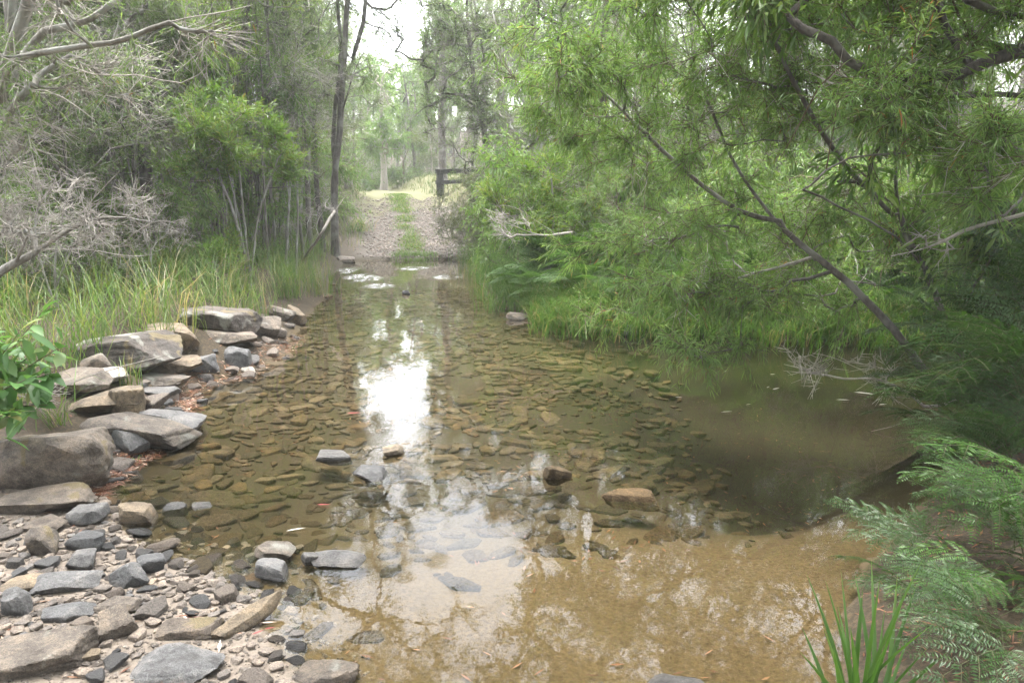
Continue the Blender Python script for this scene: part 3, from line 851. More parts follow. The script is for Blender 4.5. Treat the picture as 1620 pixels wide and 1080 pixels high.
sg = Geo()
for x, y, z, s in small:
    me = lowshapes[R.randint(8)]
    co = np.empty(len(me.vertices) * 3)
    me.vertices.foreach_get('co', co)
    a = R.uniform(0, 6.28)
    co = co.reshape(-1, 3) * s
    co = np.stack([co[:, 0] * math.cos(a) - co[:, 1] * math.sin(a) + x, co[:, 0] * math.sin(a) + co[:, 1] * math.cos(a) + y, co[:, 2] + z], 1)
    sg.add(co, [np.array([p_.vertices[:] for p_ in me.polygons])], 0, R.rand())
me = sg.mesh('shore_pebbles', [M['pebble_mass']], smooth=True)
me.set_sharp_from_angle(angle=rad(24))
o = link('shore_pebbles', me)
o['kind'] = 'stuff'
tag(o, 'small pebbles filling the gaps between the stones of the near left shore', 'pebbles')

# loose gravel on the track and on the near shore
gv = Geo()
tmp = bmesh.new()
bmesh.ops.create_icosphere(tmp, subdivisions=1, radius=1)
tv = np.array([x.co[:] for x in tmp.verts])
tf = np.array([[q_.index for q_ in f.verts] for f in tmp.faces])
tmp.free()
def gravel(P, s):
    n = len(P)
    sc = s[:, None] * np.stack([R.uniform(.7, 1.3, n), R.uniform(.6, 1.1, n), R.uniform(.35, .7, n)], 1)
    v = tv[None] * sc[:, None] * (1 + .25 * R.normal(size=(n, len(tv), 1))) + P[:, None]
    gv.add(v.reshape(-1, 3), [(tf[None] + (np.arange(n) * len(tv))[:, None, None]).reshape(-1, 3)], 0, np.repeat(R.rand(n), len(tv)))
y = R.uniform(17.2, 24.5, 5200)
x = track_x(y) + np.where(R.rand(5200) < .5, -1, 1) * .68 + R.normal(size=5200) * .33
P = np.stack([x, y, H(x, y) + .005], 1)
gravel(P, R.lognormal(-4.0, .4, len(P)))
x, y = R.uniform(-2.9, 0.2, 15000), R.uniform(2.1, 4.4, 15000)
sdv = shore_sd(x, y)
k = (sdv > -.25) & (R.rand(15000) < sm(-.3, 0, sdv) * .9 + .1)
P = np.stack([x, y, H(x, y) + .001], 1)[k]
gravel(P, R.lognormal(-5.2, .5, len(P)))
o = link('gravel', gv.mesh('gravel', [M['gravel']]))
o['kind'] = 'stuff'
tag(o, 'loose gravel strewn over the track and the near shore', 'gravel')

# ------------------------------------------------------------------ plants: growing a skeleton toward twig tips
def resample(pts, step):
    pts = np.asarray(pts, float)
    if len(pts) > 2:                                   # Catmull-Rom through the guide points
        p = np.concatenate([[2 * pts[0] - pts[1]], pts, [2 * pts[-1] - pts[-2]]])
        out_ = []
        for i in range(1, len(p) - 2):
            t = np.linspace(0, 1, 8, endpoint=False)[:, None]
            out_.append(.5 * (2 * p[i] + (p[i + 1] - p[i - 1]) * t + (2 * p[i - 1] - 5 * p[i] + 4 * p[i + 1] - p[i + 2]) * t ** 2 + (3 * p[i] - p[i - 1] - 3 * p[i + 1] + p[i + 2]) * t ** 3))
        pts = np.concatenate(out_ + [pts[-1:]])
    s = np.concatenate([[0], np.cumsum(np.linalg.norm(np.diff(pts, axis=0), axis=1))])
    n = max(2, int(s[-1] / step) + 1)
    q = np.linspace(0, s[-1], n)
    return np.stack([np.interp(q, s, pts[:, k]) for k in range(3)], 1)

def colonize(stems, anchors, rs, step=.25, jit=.12, up=.6, pw=.5):
    P, par, stemlen = [], [], 0
    wob = lambda n, a: np.cumsum(rs.normal(size=(n, 3)), 0) * a
    for si, st in enumerate(stems):
        q = resample(st, step)
        w = wob(len(q), step * .035)
        q = q + w - np.linspace(0, 1, len(q))[:, None] * w[-1]
        if si == 0:
            prev = -1
        else:
            prev = int(np.argmin(np.linalg.norm(np.array(P) - q[0], axis=1)))
            if np.linalg.norm(P[prev] - q[0]) > .35:
                prev = -1
        for c in q:
            P.append(c)
            par.append(prev)
            prev = len(P) - 1
    nst = len(P)
    P = np.array(P)
    cap = nst + len(anchors) * 12 + 10
    A = np.zeros((cap, 3))
    A[:nst] = P
    n = nst
    tips = []
    d0 = np.array([np.min(np.linalg.norm(P - a, axis=1)) for a in anchors])
    for ai in np.argsort(d0):
        a = anchors[ai]
        d = a - A[:n]
        L = np.linalg.norm(d, axis=1)
        cost = L + up * np.maximum(-d[:, 2], 0) + .25 * np.maximum(.3 * L - d[:, 2], 0)
        j = int(np.argmin(cost))
        k = int(np.clip(math.ceil(L[j] / step), 1, 11))
        t = np.arange(1, k + 1)[:, None] / k
        bend = rs.normal(size=3) * L[j] * jit
        bend[2] -= abs(rs.normal()) * L[j] * jit * .4
        pts = A[j] + d[j] * t + bend * (t * (1 - t) * 2.2) + (rs.normal(size=(k, 3)) * step * .08 if k > 1 else 0)
        prev = j
        for c in pts:
            A[n] = c
            par.append(prev)
            prev = n
            n += 1
        tips.append(n - 1)
    P = A[:n]
    par = np.array(par)
    cnt = np.zeros(n)
    cnt[tips] = 1
    for i in range(n - 1, -1, -1):
        if cnt[i] == 0:
            cnt[i] = .6
        if par[i] >= 0:
            cnt[par[i]] += cnt[i]
    return P, par, cnt, np.array(tips, int)

def chains(P, par, cnt):
    n = len(P)
    best = np.full(n, -1)
    for i in range(n):
        p = par[i]
        if p >= 0 and (best[p] < 0 or cnt[i] > cnt[best[p]]):
            best[p] = i
    for i in range(n):
        p = par[i]
        if p < 0 or best[p] != i:
            c = [i] if p < 0 else [p, i]
            while best[c[-1]] >= 0:
                c.append(best[c[-1]])
            yield c, p < 0

def crown_pts(cr, rs):
    """anchors in an ellipsoid (centre, radii, n), gathered into clumps with gaps between"""
    c, r, n = cr
    k = max(3, n // 7)
    cc = unit(rs.normal(size=(k, 3))) * rs.uniform(.15, 1, (k, 1)) ** .45
    p = cc[rs.randint(k, size=n)] + rs.normal(size=(n, 3)) * .17
    return np.asarray(c) + p * np.asarray(r)

SP = {
    'willow': dict(leaf=(.072, .0070), shape='lance', tw=7, tl=.28, nl=20, droop=.25, lm='willow', tm='twig', spread=.85, fall=.25, dead=.06),
    'lichen': dict(leaf=(.072, .0070), shape='lance', tw=6, tl=.28, nl=17, droop=.25, lm='willow', tm='twig_dead', spread=.85, fall=.15, dead=.5),
    'needle': dict(leaf=(.17, .011), shape='quad', tw=7, tl=.42, nl=12, droop=.25, lm='needle', tm='bark_grey', spread=.6, fall=.35, dead=.28),
    'tea': dict(leaf=(.055, .017), shape='quad', tw=9, tl=.38, nl=15, droop=.05, lm='tea', tm='bark_grey', spread=.9, fall=.15, dead=.28),
    'gum': dict(leaf=(.15, .032), shape='quad', tw=6, tl=.45, nl=13, droop=.3, lm='gum', tm='twig', spread=.8, fall=.5, dead=.08),
    'yellow': dict(leaf=(.085, .014), shape='lance', tw=7, tl=.26, nl=15, droop=.08, lm='yellow', tm='twig', spread=.75, fall=-.2, dead=.05),
    'olive': dict(leaf=(.06, .012), shape='quad', tw=8, tl=.3, nl=15, droop=.05, lm='olive', tm='twig_dead', spread=.8, fall=.05, dead=.15),
    'bare': dict(leaf=(.05, .01), shape='quad', tw=2, tl=.16, nl=4, droop=.1, lm='olive', tm='twig_dead', spread=.8, fall=.0, dead=1.0),
}

def plant_mesh(stems, anchors, sp, rs, rbase, bark, base, step=.25, jit=.12, up=.6, pw=.5, thin=.012, nl=1.0, lw=1.0, one=False):
    """returns (wood mesh, crown mesh); wood thicker than `thin` belongs to the trunk, the rest to the crown"""
    s = SP[sp]
    P, par, cnt, tips = colonize(stems, anchors, rs, step, jit, up)
    rt = rbase / max(cnt.max(), 1) ** pw
    rr = np.maximum(rt * cnt ** pw, .0022)
    wood, crown = Geo(), Geo()
    if one:
        wood = crown
    for c, isroot in chains(P, par, cnt):
        r = rr[c].copy()
        if not isroot:
            r[0] = min(r[0], r[1] * 1.15)
        if isroot and len(r) > 3:
            r[:3] *= np.array([1.5, 1.2, 1.05])
        if len(c) > 3:
            r[-1] *= .5
        big = r.max() > thin
        tube(wood if big else crown, P[c], r, 8 if r.max() > .05 else (6 if big else 4), 3 if one and big else (0 if big else 1), rs.rand())
    # twigs
    nt_ = len(tips) * s['tw']
    ti = np.repeat(tips, s['tw'])
    back = P[par[ti]] - P[ti]
    A = P[ti] + back * rs.uniform(0, .9, (nt_, 1))
    D = unit(unit(-back) * .7 + rs.normal(size=(nt_, 3)) * s['spread'] * .8 + np.array([0, 0, .15 - s['fall'] * .6]))
    TL = s['tl'] * rs.uniform(.5, 1.25, nt_)
    B = A + D * TL[:, None] + np.array([0, 0, -1]) * (TL * s['fall'] * .25)[:, None]
    twigs3(crown, A, B, .0032, .0012, 1, .5)
    clump = np.repeat(rs.rand(len(tips)), s['tw'])
    live = np.repeat(rs.rand(len(tips)), s['tw']) >= s['dead']
    dd = ~live
    if dd.any():                                       # dead twiglets
        A2 = np.repeat(A[dd], 3, 0) + np.repeat((B - A)[dd], 3, 0) * rs.uniform(.2, .9, (dd.sum() * 3, 1))
        B2 = A2 + unit(np.repeat(D[dd], 3, 0) + rs.normal(size=(dd.sum() * 3, 3)) * .7) * s['tl'] * rs.uniform(.3, .8, (dd.sum() * 3, 1))
        twigs3(crown, A2, B2, .0028, .001, 2, .5)
    k = max(1, int(s['nl'] * nl))
    ii = np.repeat(np.where(live)[0], k)
    if len(ii):
        t = np.tile((np.arange(k) + .6) / k, live.sum())[:, None]
        LP = A[ii] + (B - A)[ii] * t + rs.normal(size=(len(ii), 3)) * .006
        LD = unit(D[ii] * .8 + rs.normal(size=(len(ii), 3)) * .55 + np.array([0, 0, -s['fall']]))
        leaves(crown, LP, LD, s['leaf'][0] * rs.uniform(.6, 1.25, len(ii)) * lw, s['leaf'][1] * rs.uniform(.75, 1.2, len(ii)) * lw, s['shape'], 0, np.clip(.45 * clump[ii] + .55 * rs.rand(len(ii)) + rs.normal(size=len(ii)) * .05, 0, 1), s['droop'], rs)
    cm = crown.mesh('crown', [M[s['lm']], M[s['tm']], M['twig_dead'], M[bark]], smooth=one, off=base)
    wm = None if one else wood.mesh('wood', [M[bark]], smooth=True, off=base) if wood.n else None
    return wm, cm

def plant(name, label, cat, stems, crowns, sp, rbase, bark, seed, group=None, wood='trunk', leafy='crown', **kw):
    rs = np.random.RandomState(seed)
    anchors = np.concatenate([crown_pts(c, rs) for c in crowns])
    base = np.array(stems[0][0], float)
    if cat in ('branch', 'dead shrub'):
        wm, cm = plant_mesh(stems, anchors, sp, rs, rbase, bark, base, one=True, **kw)
        return tag(link(name, cm, None, [float(q) for q in base]), label, cat, group)
    wm, cm = plant_mesh(stems, anchors, sp, rs, rbase, bark, base, **kw)
    t = thing(name, label, cat, base, group)
    if wm:
        link(wood, wm, t)
    link(leafy, cm, t)
    return t

def PX(*pts):
    return [at(*p) for p in pts]

def foot(u, Y):
    """where the ground lies below pixel column u at distance Y"""
    x = at(u, 320, Y)[0]
    return np.array([x, Y, h1(x, Y) - .03])

def EL(u, v, Y, ru, rv, rY, n):
    return (at(u, v, Y), (ru / FPX * Y, rY, rv / FPX * Y), n)

# ---- the willow-leaved tree that fills the right of the view
st = [PX((1572, 668, 5.5), (1540, 610, 5.5), (1500, 520, 5.6), (1470, 440, 5.7), (1425, 350, 5.8), (1415, 230, 5.9), (1420, 130, 6.0), (1390, 70, 6.1), (1370, -60, 6.2), (1350, -300, 6.4)),
      PX((1560, 660, 5.5), (1480, 600, 5.6), (1420, 525, 5.7), (1340, 440, 5.9), (1235, 350, 6.1), (1165, 255, 6.3), (1125, 170, 6.4), (1085, 60, 6.5), (1070, -60, 6.7)),
      PX((1415, 340, 5.8), (1350, 270, 5.7), (1290, 180, 5.6), (1230, 60, 5.6), (1180, -80, 5.6)),
      PX((1235, 350, 6.1), (1160, 330, 6.2), (1060, 250, 6.4), (960, 150, 6.6), (890, 110, 6.8)),
      PX((1470, 440, 5.7), (1420, 380, 5.4), (1350, 340, 5.1), (1270, 300, 4.9)),
      PX((1420, 130, 6.0), (1470, 20, 5.8), (1520, -150, 5.6)),
      PX((1500, 520, 5.6), (1560, 420, 5.3), (1620, 300, 5.0), (1690, 150, 4.8))]
plant('tree', 'willow leaved tree leaning over the right bank, its bright drooping foliage filling the right side', 'tree', st,
      [EL(1080, 60, 6.0, 230, 150, .9, 120), EL(930, 110, 6.6, 110, 120, .7, 60), EL(1130, 250, 6.3, 200, 130, .8, 70), EL(1300, 90, 5.6, 260, 150, .9, 90),
       EL(1420, 260, 6.3, 230, 150, .8, 50), EL(1520, 90, 4.8, 190, 150, .8, 90), EL(1200, 400, 6.5, 190, 110, .7, 50), EL(1090, 470, 5.9, 140, 60, .6, 40), EL(1330, 420, 6.3, 170, 90, .6, 26),
       EL(1590, 260, 4.3, 90, 90, .4, 26), EL(1130, 540, 5.6, 70, 50, .4, 12), EL(1150, 430, 7.2, 250, 100, .8, 100), EL(1380, 340, 7.4, 220, 110, .8, 70), EL(1000, 200, 7.0, 140, 120, .7, 60), EL(1250, -180, 6.0, 420, 160, 1.2, 50), EL(1480, -150, 5.4, 300, 260, 1.2, 40)],
      'willow', .036, 'bark_grey', 51, pw=.42, step=.16, jit=.16, up=.35, thin=.007)

# ---- heavy limbs reaching in from the right, behind the willow leaves
b0 = foot(1790, 5.3)
st = [[b0, *PX((1785, 500, 5.3), (1760, 250, 5.2), (1700, 60, 5.1), (1650, -120, 5.1), (1600, -350, 5.2))],
      PX((1715, 75, 5.1), (1620, 78, 5.0), (1540, 108, 4.9), (1480, 128, 4.9), (1385, 126, 4.9), (1335, 98, 4.9), (1305, 128, 4.9), (1268, 190, 5.0), (1235, 250, 5.1)),
      PX((1740, 170, 5.2), (1620, 152, 5.1), (1530, 148, 5.1), (1455, 155, 5.1), (1420, 180, 5.1)),
      PX((1540, 108, 4.9), (1500, 60, 5.0), (1470, -40, 5.0)),
      PX((1690, 30, 5.1), (1560, 20, 4.9), (1500, -60, 4.8))]
plant('tree', 'heavy dark limbed tree at the right edge, bare boughs reaching in behind the willow leaves', 'tree', st,
      [EL(1480, -150, 5.3, 300, 120, 1.5, 70), EL(1300, 90, 5.5, 260, 150, .8, 50), EL(1560, 300, 5.5, 200, 100, .7, 45), EL(1650, -250, 5.2, 380, 250, 2, 60)],
      'gum', .075, 'bark_dark', 52, step=.22, up=.4, pw=.42, nl=.8, lw=.8)

# ---- lichened tree leaning in at the left edge
b0 = foot(-90, 5.4)
st = [[b0, *PX((-70, 500, 5.4), (-30, 260, 5.4), (5, 110, 5.3), (38, 0, 5.2), (60, -160, 5.2), (50, -400, 5.4))],
      PX((-20, 200, 5.4), (20, 105, 5.2), (75, 82, 5.0), (185, 64, 4.9), (262, 36, 4.8), (330, 25, 4.7), (400, 8, 4.7)),
      PX((75, 82, 5.0), (130, 116, 5.0), (215, 118, 5.0), (290, 132, 5.0), (335, 98, 4.9)),
      PX((-45, 330, 5.4), (30, 155, 5.2), (95, 150, 5.1), (150, 190, 5.0)),
      PX((-20, 200, 5.4), (60, 60, 5.5), (130, 40, 5.6), (200, -10, 5.7))]
plant('tree', 'pale lichened tree leaning in at the left edge with long bare boughs over the bank', 'tree', st,
      [EL(110, 60, 5.4, 150, 90, .8, 34), EL(60, 230, 5.6, 120, 120, .7, 20), EL(280, 60, 4.9, 110, 60, .4, 10), EL(150, -160, 5.4, 260, 170, 1.3, 90)],
      'lichen', .06, 'bark_pale', 53, step=.14, jit=.2, up=.3, thin=.006, lw=.75, nl=.9)
# dead grey branch sprawled at the left edge
st = [PX((-40, 470, 4.6), (0, 430, 4.7), (55, 398, 4.8), (110, 362, 4.9), (165, 345, 5.0), (240, 350, 5.1)),
      PX((55, 398, 4.8), (60, 330, 4.9), (85, 290, 4.9)), PX((110, 362, 4.9), (150, 310, 5.0), (190, 270, 5.0)),
      PX((60, 395, 4.8), (140, 395, 4.7), (200, 405, 4.7), (245, 402, 4.7)), PX((25, 415, 4.75), (45, 360, 4.6), (20, 300, 4.5))]
plant('branch', 'dead grey branch with tangled bare twigs sprawled over grass, left edge', 'branch', st,
      [EL(80, 340, 4.95, 130, 60, .35, 90), EL(190, 345, 5.0, 70, 50, .3, 30)], 'bare', .026, 'bark_pale', 54, step=.07, jit=.25, up=0, pw=.55, thin=.006)
st = [PX((55, 640, 4.4), (130, 600, 4.6), (190, 582, 4.75), (270, 560, 4.9))]
plant('branch', 'thin bleached stick fallen across the rocks behind the leafy plant', 'branch', st, [EL(70, 625, 4.5, 30, 10, .1, 4)], 'bare', .009, 'twig_dead', 55, step=.1, thin=.004, up=0)
# dead twigs hanging low over the pool at the right
st = [PX((1600, 600, 5.2), (1480, 642, 5.3), (1445, 622, 5.3), (1390, 600, 5.3), (1330, 598, 5.4), (1240, 576, 5.5)), PX((1480, 642, 5.3), (1420, 672, 5.2), (1378, 682, 5.2)),
      PX((1390, 600, 5.3), (1330, 570, 5.3), (1285, 558, 5.4)), PX((1450, 625, 5.3), (1400, 585, 5.2), (1355, 578, 5.2))]
plant('branch', 'bleached dead twigs hanging low over the pool from the right bank', 'branch', st, [EL(1300, 580, 5.4, 50, 25, .2, 16), EL(1400, 600, 5.3, 60, 30, .2, 14)], 'bare', .011, 'twig_dead', 56, step=.07, jit=.2, thin=.004, up=0)
st = [PX((1680, 320, 4.6), (1600, 345, 4.7), (1530, 362, 4.8), (1470, 392, 4.9), (1410, 405, 4.95))]
plant('branch', 'slim pale dead branch slanting in from the right edge across the ferns', 'branch', st, [EL(1500, 385, 4.85, 60, 20, .2, 6)], 'bare', .013, 'twig_dead', 57, step=.1, thin=.004, up=0)
st = [PX((1290, 405, 6.2), (1200, 430, 6.4), (1140, 425, 6.5), (1100, 440, 6.6)), PX((1200, 430, 6.4), (1150, 445, 6.4), (1110, 470, 6.4))]
plant('branch', 'white dead twigs sticking out of the foliage above the right bank reeds', 'branch', st, [EL(1150, 440, 6.5, 60, 20, .2, 10)], 'bare', .012, 'twig_dead', 58, step=.1, thin=.004, up=0)
st = [PX((480, 402, 12.6), (505, 375, 12.8), (525, 340, 13.0), (545, 312, 13.2)), PX((505, 375, 12.8), (500, 352, 12.9), (515, 330, 13))]
st[0][0] = ground_at(476, 415)
plant('branch', 'crooked pale dead branch leaning up from the left bank before the dark forked trunks', 'branch', st, [EL(530, 325, 13.1, 20, 22, .3, 10)], 'bare', .028, 'twig_dead', 59, step=.15, thin=.006, up=0)

# ---- named trees of the left thicket
def slim(u, Y, pts, crowns, sp, r, bark, seed, label, extra=(), over=(), **kw):
    st = [[foot(u, Y), *PX(*[(a, b_, Y + dy) for a, b_, dy in pts])]] + [PX(*[(a, b_, Y + dy) for a, b_, dy in e]) for e in extra]
    return plant('tree', label, 'tree', st, [EL(c[0], c[1], Y + c[2], *c[3:]) for c in crowns] + list(over), sp, r, bark, seed, step=.4, jit=.14, up=.5, pw=kw.pop('pw', .4), **kw)
slim(530, 17.5, [(533, 300, 0), (541, 180, 0), (548, 60, 0), (556, -60, 0), (560, -230, .2)], [(610, -330, 0, 120, 100, 1.5, 50), (548, -130, 0, 70, 120, 1.4, 70), (520, 70, .3, 60, 80, 1, 40), (600, -30, 0, 36, 70, .7, 30)], 'needle', .08, 'bark_grey', 61,
     'dark twin stemmed tree beside the track, a bare limb reaching over the gap', [[(533, 290, 0), (527, 200, .1), (538, 90, .1), (530, -60, .2)], [(541, 180, 0), (560, 110, -.2), (590, 60, -.4), (622, 10, -.6)], [(556, 95, 0), (575, 30, 0), (585, -60, 0)]])
slim(507, 17.2, [(505, 330, 0), (500, 250, 0), (498, 120, 0), (490, -60, 0)], [(495, -40, 0, 60, 100, 1.2, 40), (500, 150, .5, 45, 70, .8, 30)], 'needle', .055, 'bark_dark', 62, 'slender dark tree just left of the dark twin stemmed tree')
slim(486, 16.2, [(486, 300, 0), (484, 200, 0), (478, 80, 0), (474, -80, 0)], [(478, -60, 0, 70, 110, 1.2, 40), (470, 100, .4, 50, 80, .8, 34)], 'needle', .055, 'bark_grey', 63, 'straight slender grey tree standing in the sedges at the bend of the left bank')
slim(392, 14.6, [(385, 340, 0), (400, 250, 0), (420, 150, 0), (424, 50, 0), (428, -90, 0)], [(520, -420, -1.5, 220, 160, 1.6, 60), (560, -620, -3.5, 260, 160, 1.6, 60), (425, -40, 0, 80, 110, 1.3, 60), (390, 100, .3, 60, 80, .9, 40), (450, 60, 0, 40, 60, .6, 20)], 'needle', .085, 'bark_grey', 64,
     'grey forked tree leaning right behind the yellow tipped shrub', [[(421, 130, 0), (440, 70, -.2), (452, 10, -.3), (460, -70, -.3)], [(420, 150, 0), (470, 130, -.3), (515, 80, -.4), (525, 60, -.5)]], [(np.array([-2.5, 12.6, 7.0]), (2.3, 1.7, 1.1), 110), (np.array([-3.4, 11.2, 7.6]), (1.6, 1.6, 1.0), 50)])
slim(372, 14.2, [(374, 330, 0), (382, 240, 0), (386, 130, 0), (392, -40, 0)], [(388, -40, 0, 70, 100, 1.2, 45), (370, 130, .4, 50, 70, .8, 30)], 'needle', .065, 'bark_grey', 65, 'upright grey tree rising through the left side of the yellow tipped shrub')
slim(352, 15.0, [(350, 320, 0), (350, 200, 0), (347, 90, 0), (340, -60, 0)], [(345, -60, 0, 80, 110, 1.3, 45), (330, 110, .4, 60, 80, .9, 34)], 'needle', .06, 'bark_grey', 66, 'upright grey tree left of the yellow tipped shrub stems')
slim(236, 12.2, [(232, 300, 0), (226, 230, 0), (235, 120, 0), (228, -30, 0)], [(230, 20, 0, 90, 100, 1.2, 50), (225, 180, .4, 70, 60, .8, 30)], 'tea', .095, 'bark_dark', 67, 'short brown trunked tree among fine grey foliage left of the yellow tipped shrub')
slim(182, 11.0, [(178, 300, 0), (170, 220, 0), (160, 100, 0), (150, -40, 0)], [(160, 0, 0, 100, 110, 1.2, 55), (150, 170, .4, 90, 80, .8, 40)], 'needle', .075, 'bark_grey', 68, 'thin grey tree behind the dead branch tangle on the left bank')
slim(455, 17.5, [(452, 300, 0), (446, 180, 0), (450, 60, 0), (446, -80, 0)], [(448, -40, 0, 70, 110, 1.2, 40), (440, 130, .4, 60, 80, .8, 30)], 'tea', .065, 'bark_grey', 69, 'thin leaning tree between the grey forked tree and the straight slender tree')
slim(300, 13.5, [(306, 300, 0), (300, 200, 0), (305, 80, 0), (300, -60, 0)], [(300, -10, 0, 90, 120, 1.3, 50), (290, 150, .4, 80, 80, .8, 40)], 'tea', .06, 'bark_grey', 70, 'thin tree in the gap behind the left end of the yellow tipped shrub')

# ---- trees of the right bank and beyond the fence
slim(775, 19.0, [(772, 300, 0), (766, 230, 0), (752, 150, 0), (740, 60, 0), (732, -80, 0)], [(720, 170, -.3, 75, 90, 1.1, 90), (770, 240, -.3, 70, 70, .9, 60), (740, 40, 0, 90, 90, 1.3, 80), (680, 80, -.3, 45, 70, .8, 50), (652, 40, -1, 26, 70, .8, 26), (745, 110, -.8, 60, 90, .6, 70), (760, -60, 0, 90, 60, 1.2, 20)], 'tea', .085, 'bark_grey', 71,
     'fine leaved grey green tree overhanging the fence at the right of the track', [[(745, 200, 0), (800, 178, -.3), (770, 165, -.5), (728, 150, -.7), (700, 148, -.8)]])
slim(702, 27.5, [(700, 240, 0), (699, 180, 0), (698, 60, 0), (700, -60, 0)], [(700, -60, 0, 60, 90, 1.6, 40), (715, 70, .5, 45, 80, 1, 40)], 'gum', .13, 'bark_grey', 72, 'straight grey trunk standing right behind the fence post')
slim(608, 36.0, [(608, 270, 0), (606, 230, 0), (604, 150, 0), (610, 60, 0)], [(606, 190, 0, 40, 50, 1.6, 60), (612, 130, 0, 40, 40, 1.6, 30)], 'gum', .14, 'bark_white', 73, 'white trunked gum standing beyond the crest in the middle of the gap')
slim(850, 15.5, [(846, 330, 0), (850, 250, 0), (870, 160, 0), (890, 60, 0), (900, -60, 0)], [(860, 60, 0, 100, 90, 1.3, 70), (840, 180, 0, 80, 70, 1, 60), (900, -40, 0, 110, 70, 1.3, 24)], 'tea', .10, 'bark_pale', 74,
     'twisted pale limbed tree above the yellow green bush on the right bank', [[(850, 250, 0), (830, 160, .1), (800, 90, .2), (780, 20, .3)], [(870, 160, 0), (850, 90, -.2), (860, 20, -.3)]], [(np.array([.4, 12.4, 6.9]), (1.5, 1.4, 1.0), 50)])
slim(985, 13.0, [(980, 300, 0), (960, 200, 0), (955, 80, 0), (965, -60, 0)], [(960, 60, 0, 110, 110, 1.2, 70), (980, 220, 0, 100, 70, .9, 50), (990, -60, 0, 120, 60, 1.3, 20)], 'tea', .10, 'bark_dark', 75, 'dark limbed tree behind the upper left of the willow leaves', [[(960, 200, 0), (915, 120, 0), (890, 40, 0)]])
slim(1150, 11.5, [(1150, 280, 0), (1180, 180, 0), (1170, 60, 0), (1190, -60, 0)], [(1180, 40, 0, 140, 120, 1.2, 70), (1150, 240, 0, 130, 80, .9, 60), (1200, -70, 0, 160, 70, 1.3, 26)], 'tea', .09, 'bark_grey', 76, 'grey tree hidden behind the middle of the willow leaved tree')
slim(1520, 10.5, [(1515, 300, 0), (1525, 180, 0), (1540, 60, 0), (1550, -60, 0)], [(1520, 60, 0, 150, 120, 1.2, 70), (1500, 250, 0, 150, 70, .9, 60), (1560, -90, 0, 200, 90, 1.5, 40)], 'tea', .09, 'bark_pale', 77, 'pale barked tree standing behind the bare boughs at the right')
slim(1340, 12.0, [(1340, 300, 0), (1310, 180, 0), (1330, 60, 0), (1320, -60, 0)], [(1340, 60, 0, 150, 120, 1.2, 70), (1340, 230, 0, 140, 80, .9, 60), (1320, -80, 0, 160, 80, 1.4, 26)], 'needle', .09, 'bark_grey', 78, 'slender tree deep behind the horizontal bough of the right side')

# ---- unseen trees behind and beside the viewpoint are added further down for shade
# ---- shrubs with a place of their own
def bush(u, Y, crowns, sp, r, seed, label, fan, bark='twig', **kw):
    b0 = foot(u, Y)
    rs = np.random.RandomState(seed + 900)
    st = []
    for k, (a, b_, dy) in enumerate(fan):
        o = np.array([rs.normal() * .06, rs.normal() * .06, 0]) if k else 0
        mid = at(.55 * u + .45 * a + rs.normal() * 6, 0, Y)
        e = at(a, b_, Y + dy)
        md = .5 * (b0 + e) + np.array([(e[0] - b0[0]) * -.12, 0, .1])
        st.append([b0 + o, md, e])
    return plant('shrub', label, 'shrub', st, [EL(c[0], c[1], Y + c[2], *c[3:]) for c in crowns], sp, r, bark, seed, wood='stems', leafy='foliage', step=.15, jit=.12, up=.3, thin=.005, **kw)
bush(385, 10.6, [(400, 225, 0, 65, 45, .5, 46), (320, 215, 0, 50, 60, .5, 44), (350, 270, 0, 75, 35, .5, 40), (445, 245, 0, 40, 40, .4, 24), (330, 170, .2, 40, 25, .3, 16), (350, 400, -.4, 40, 35, .3, 20)], 'yellow', .03, 81,
     'light green shrub with yellow tips on a fan of bare stems, left bank', [(400, 230, 0), (330, 230, 0), (440, 250, 0), (360, 270, .1), (375, 200, .2), (300, 270, 0), (420, 300, -.1)], 'bark_pale')
bush(880, 11.2, [(850, 300, 0, 70, 50, .6, 60), (900, 350, -.2, 80, 50, .6, 60), (820, 360, -.2, 50, 40, .4, 34), (950, 390, -.3, 70, 50, .5, 44), (870, 250, .2, 60, 30, .4, 22)], 'yellow', .035, 82,
     'yellow green bush with pale twigs above the ferns on the right bank', [(850, 300, 0), (800, 340, -.2), (900, 320, 0), (950, 380, -.2), (870, 260, .1), (830, 380, -.3)], 'bark_pale', nl=.85)
bush(740, 17.6, [(735, 320, 0, 42, 50, .8, 70), (722, 370, -.2, 28, 30, .4, 30), (770, 330, -.3, 40, 60, .7, 50), (745, 385, -.6, 34, 30, .5, 34), (790, 300, 0, 40, 40, .6, 30)], 'olive', .03, 83,
     'dull olive bush crowding the right edge of the track below the fence', [(730, 300, 0), (760, 290, 0), (715, 340, -.2), (780, 320, -.2), (745, 350, -.4)])
bush(1020, 10.2, [(1010, 380, 0, 80, 60, .6, 60), (1090, 330, 0, 90, 60, .6, 60), (1000, 300, .3, 80, 50, .6, 40)], 'willow', .035, 84, 'soft green shrub between the yellow green bush and the willow leaves', [(1000, 350, 0), (1060, 320, 0), (1100, 330, .2), (1020, 290, .2)])
bush(1400, 9.3, [(1300, 400, 0, 110, 60, .6, 60), (1450, 400, 0, 110, 60, .6, 60), (1560, 420, -.2, 100, 70, .6, 50), (1380, 330, .2, 130, 40, .6, 40)], 'olive', .035, 85, 'olive shrub across the pool behind the stems of the willow leaved tree', [(1320, 380, 0), (1420, 380, 0), (1500, 390, .2), (1380, 320, .2)])
st = [PX((905, 368, 10.2), (850, 372, 10.0), (800, 352, 9.8), (775, 345, 9.7)), PX((880, 370, 10.1), (820, 330, 10), (790, 325, 9.9)), PX((870, 371, 10.1), (810, 372, 9.8), (770, 372, 9.7))]
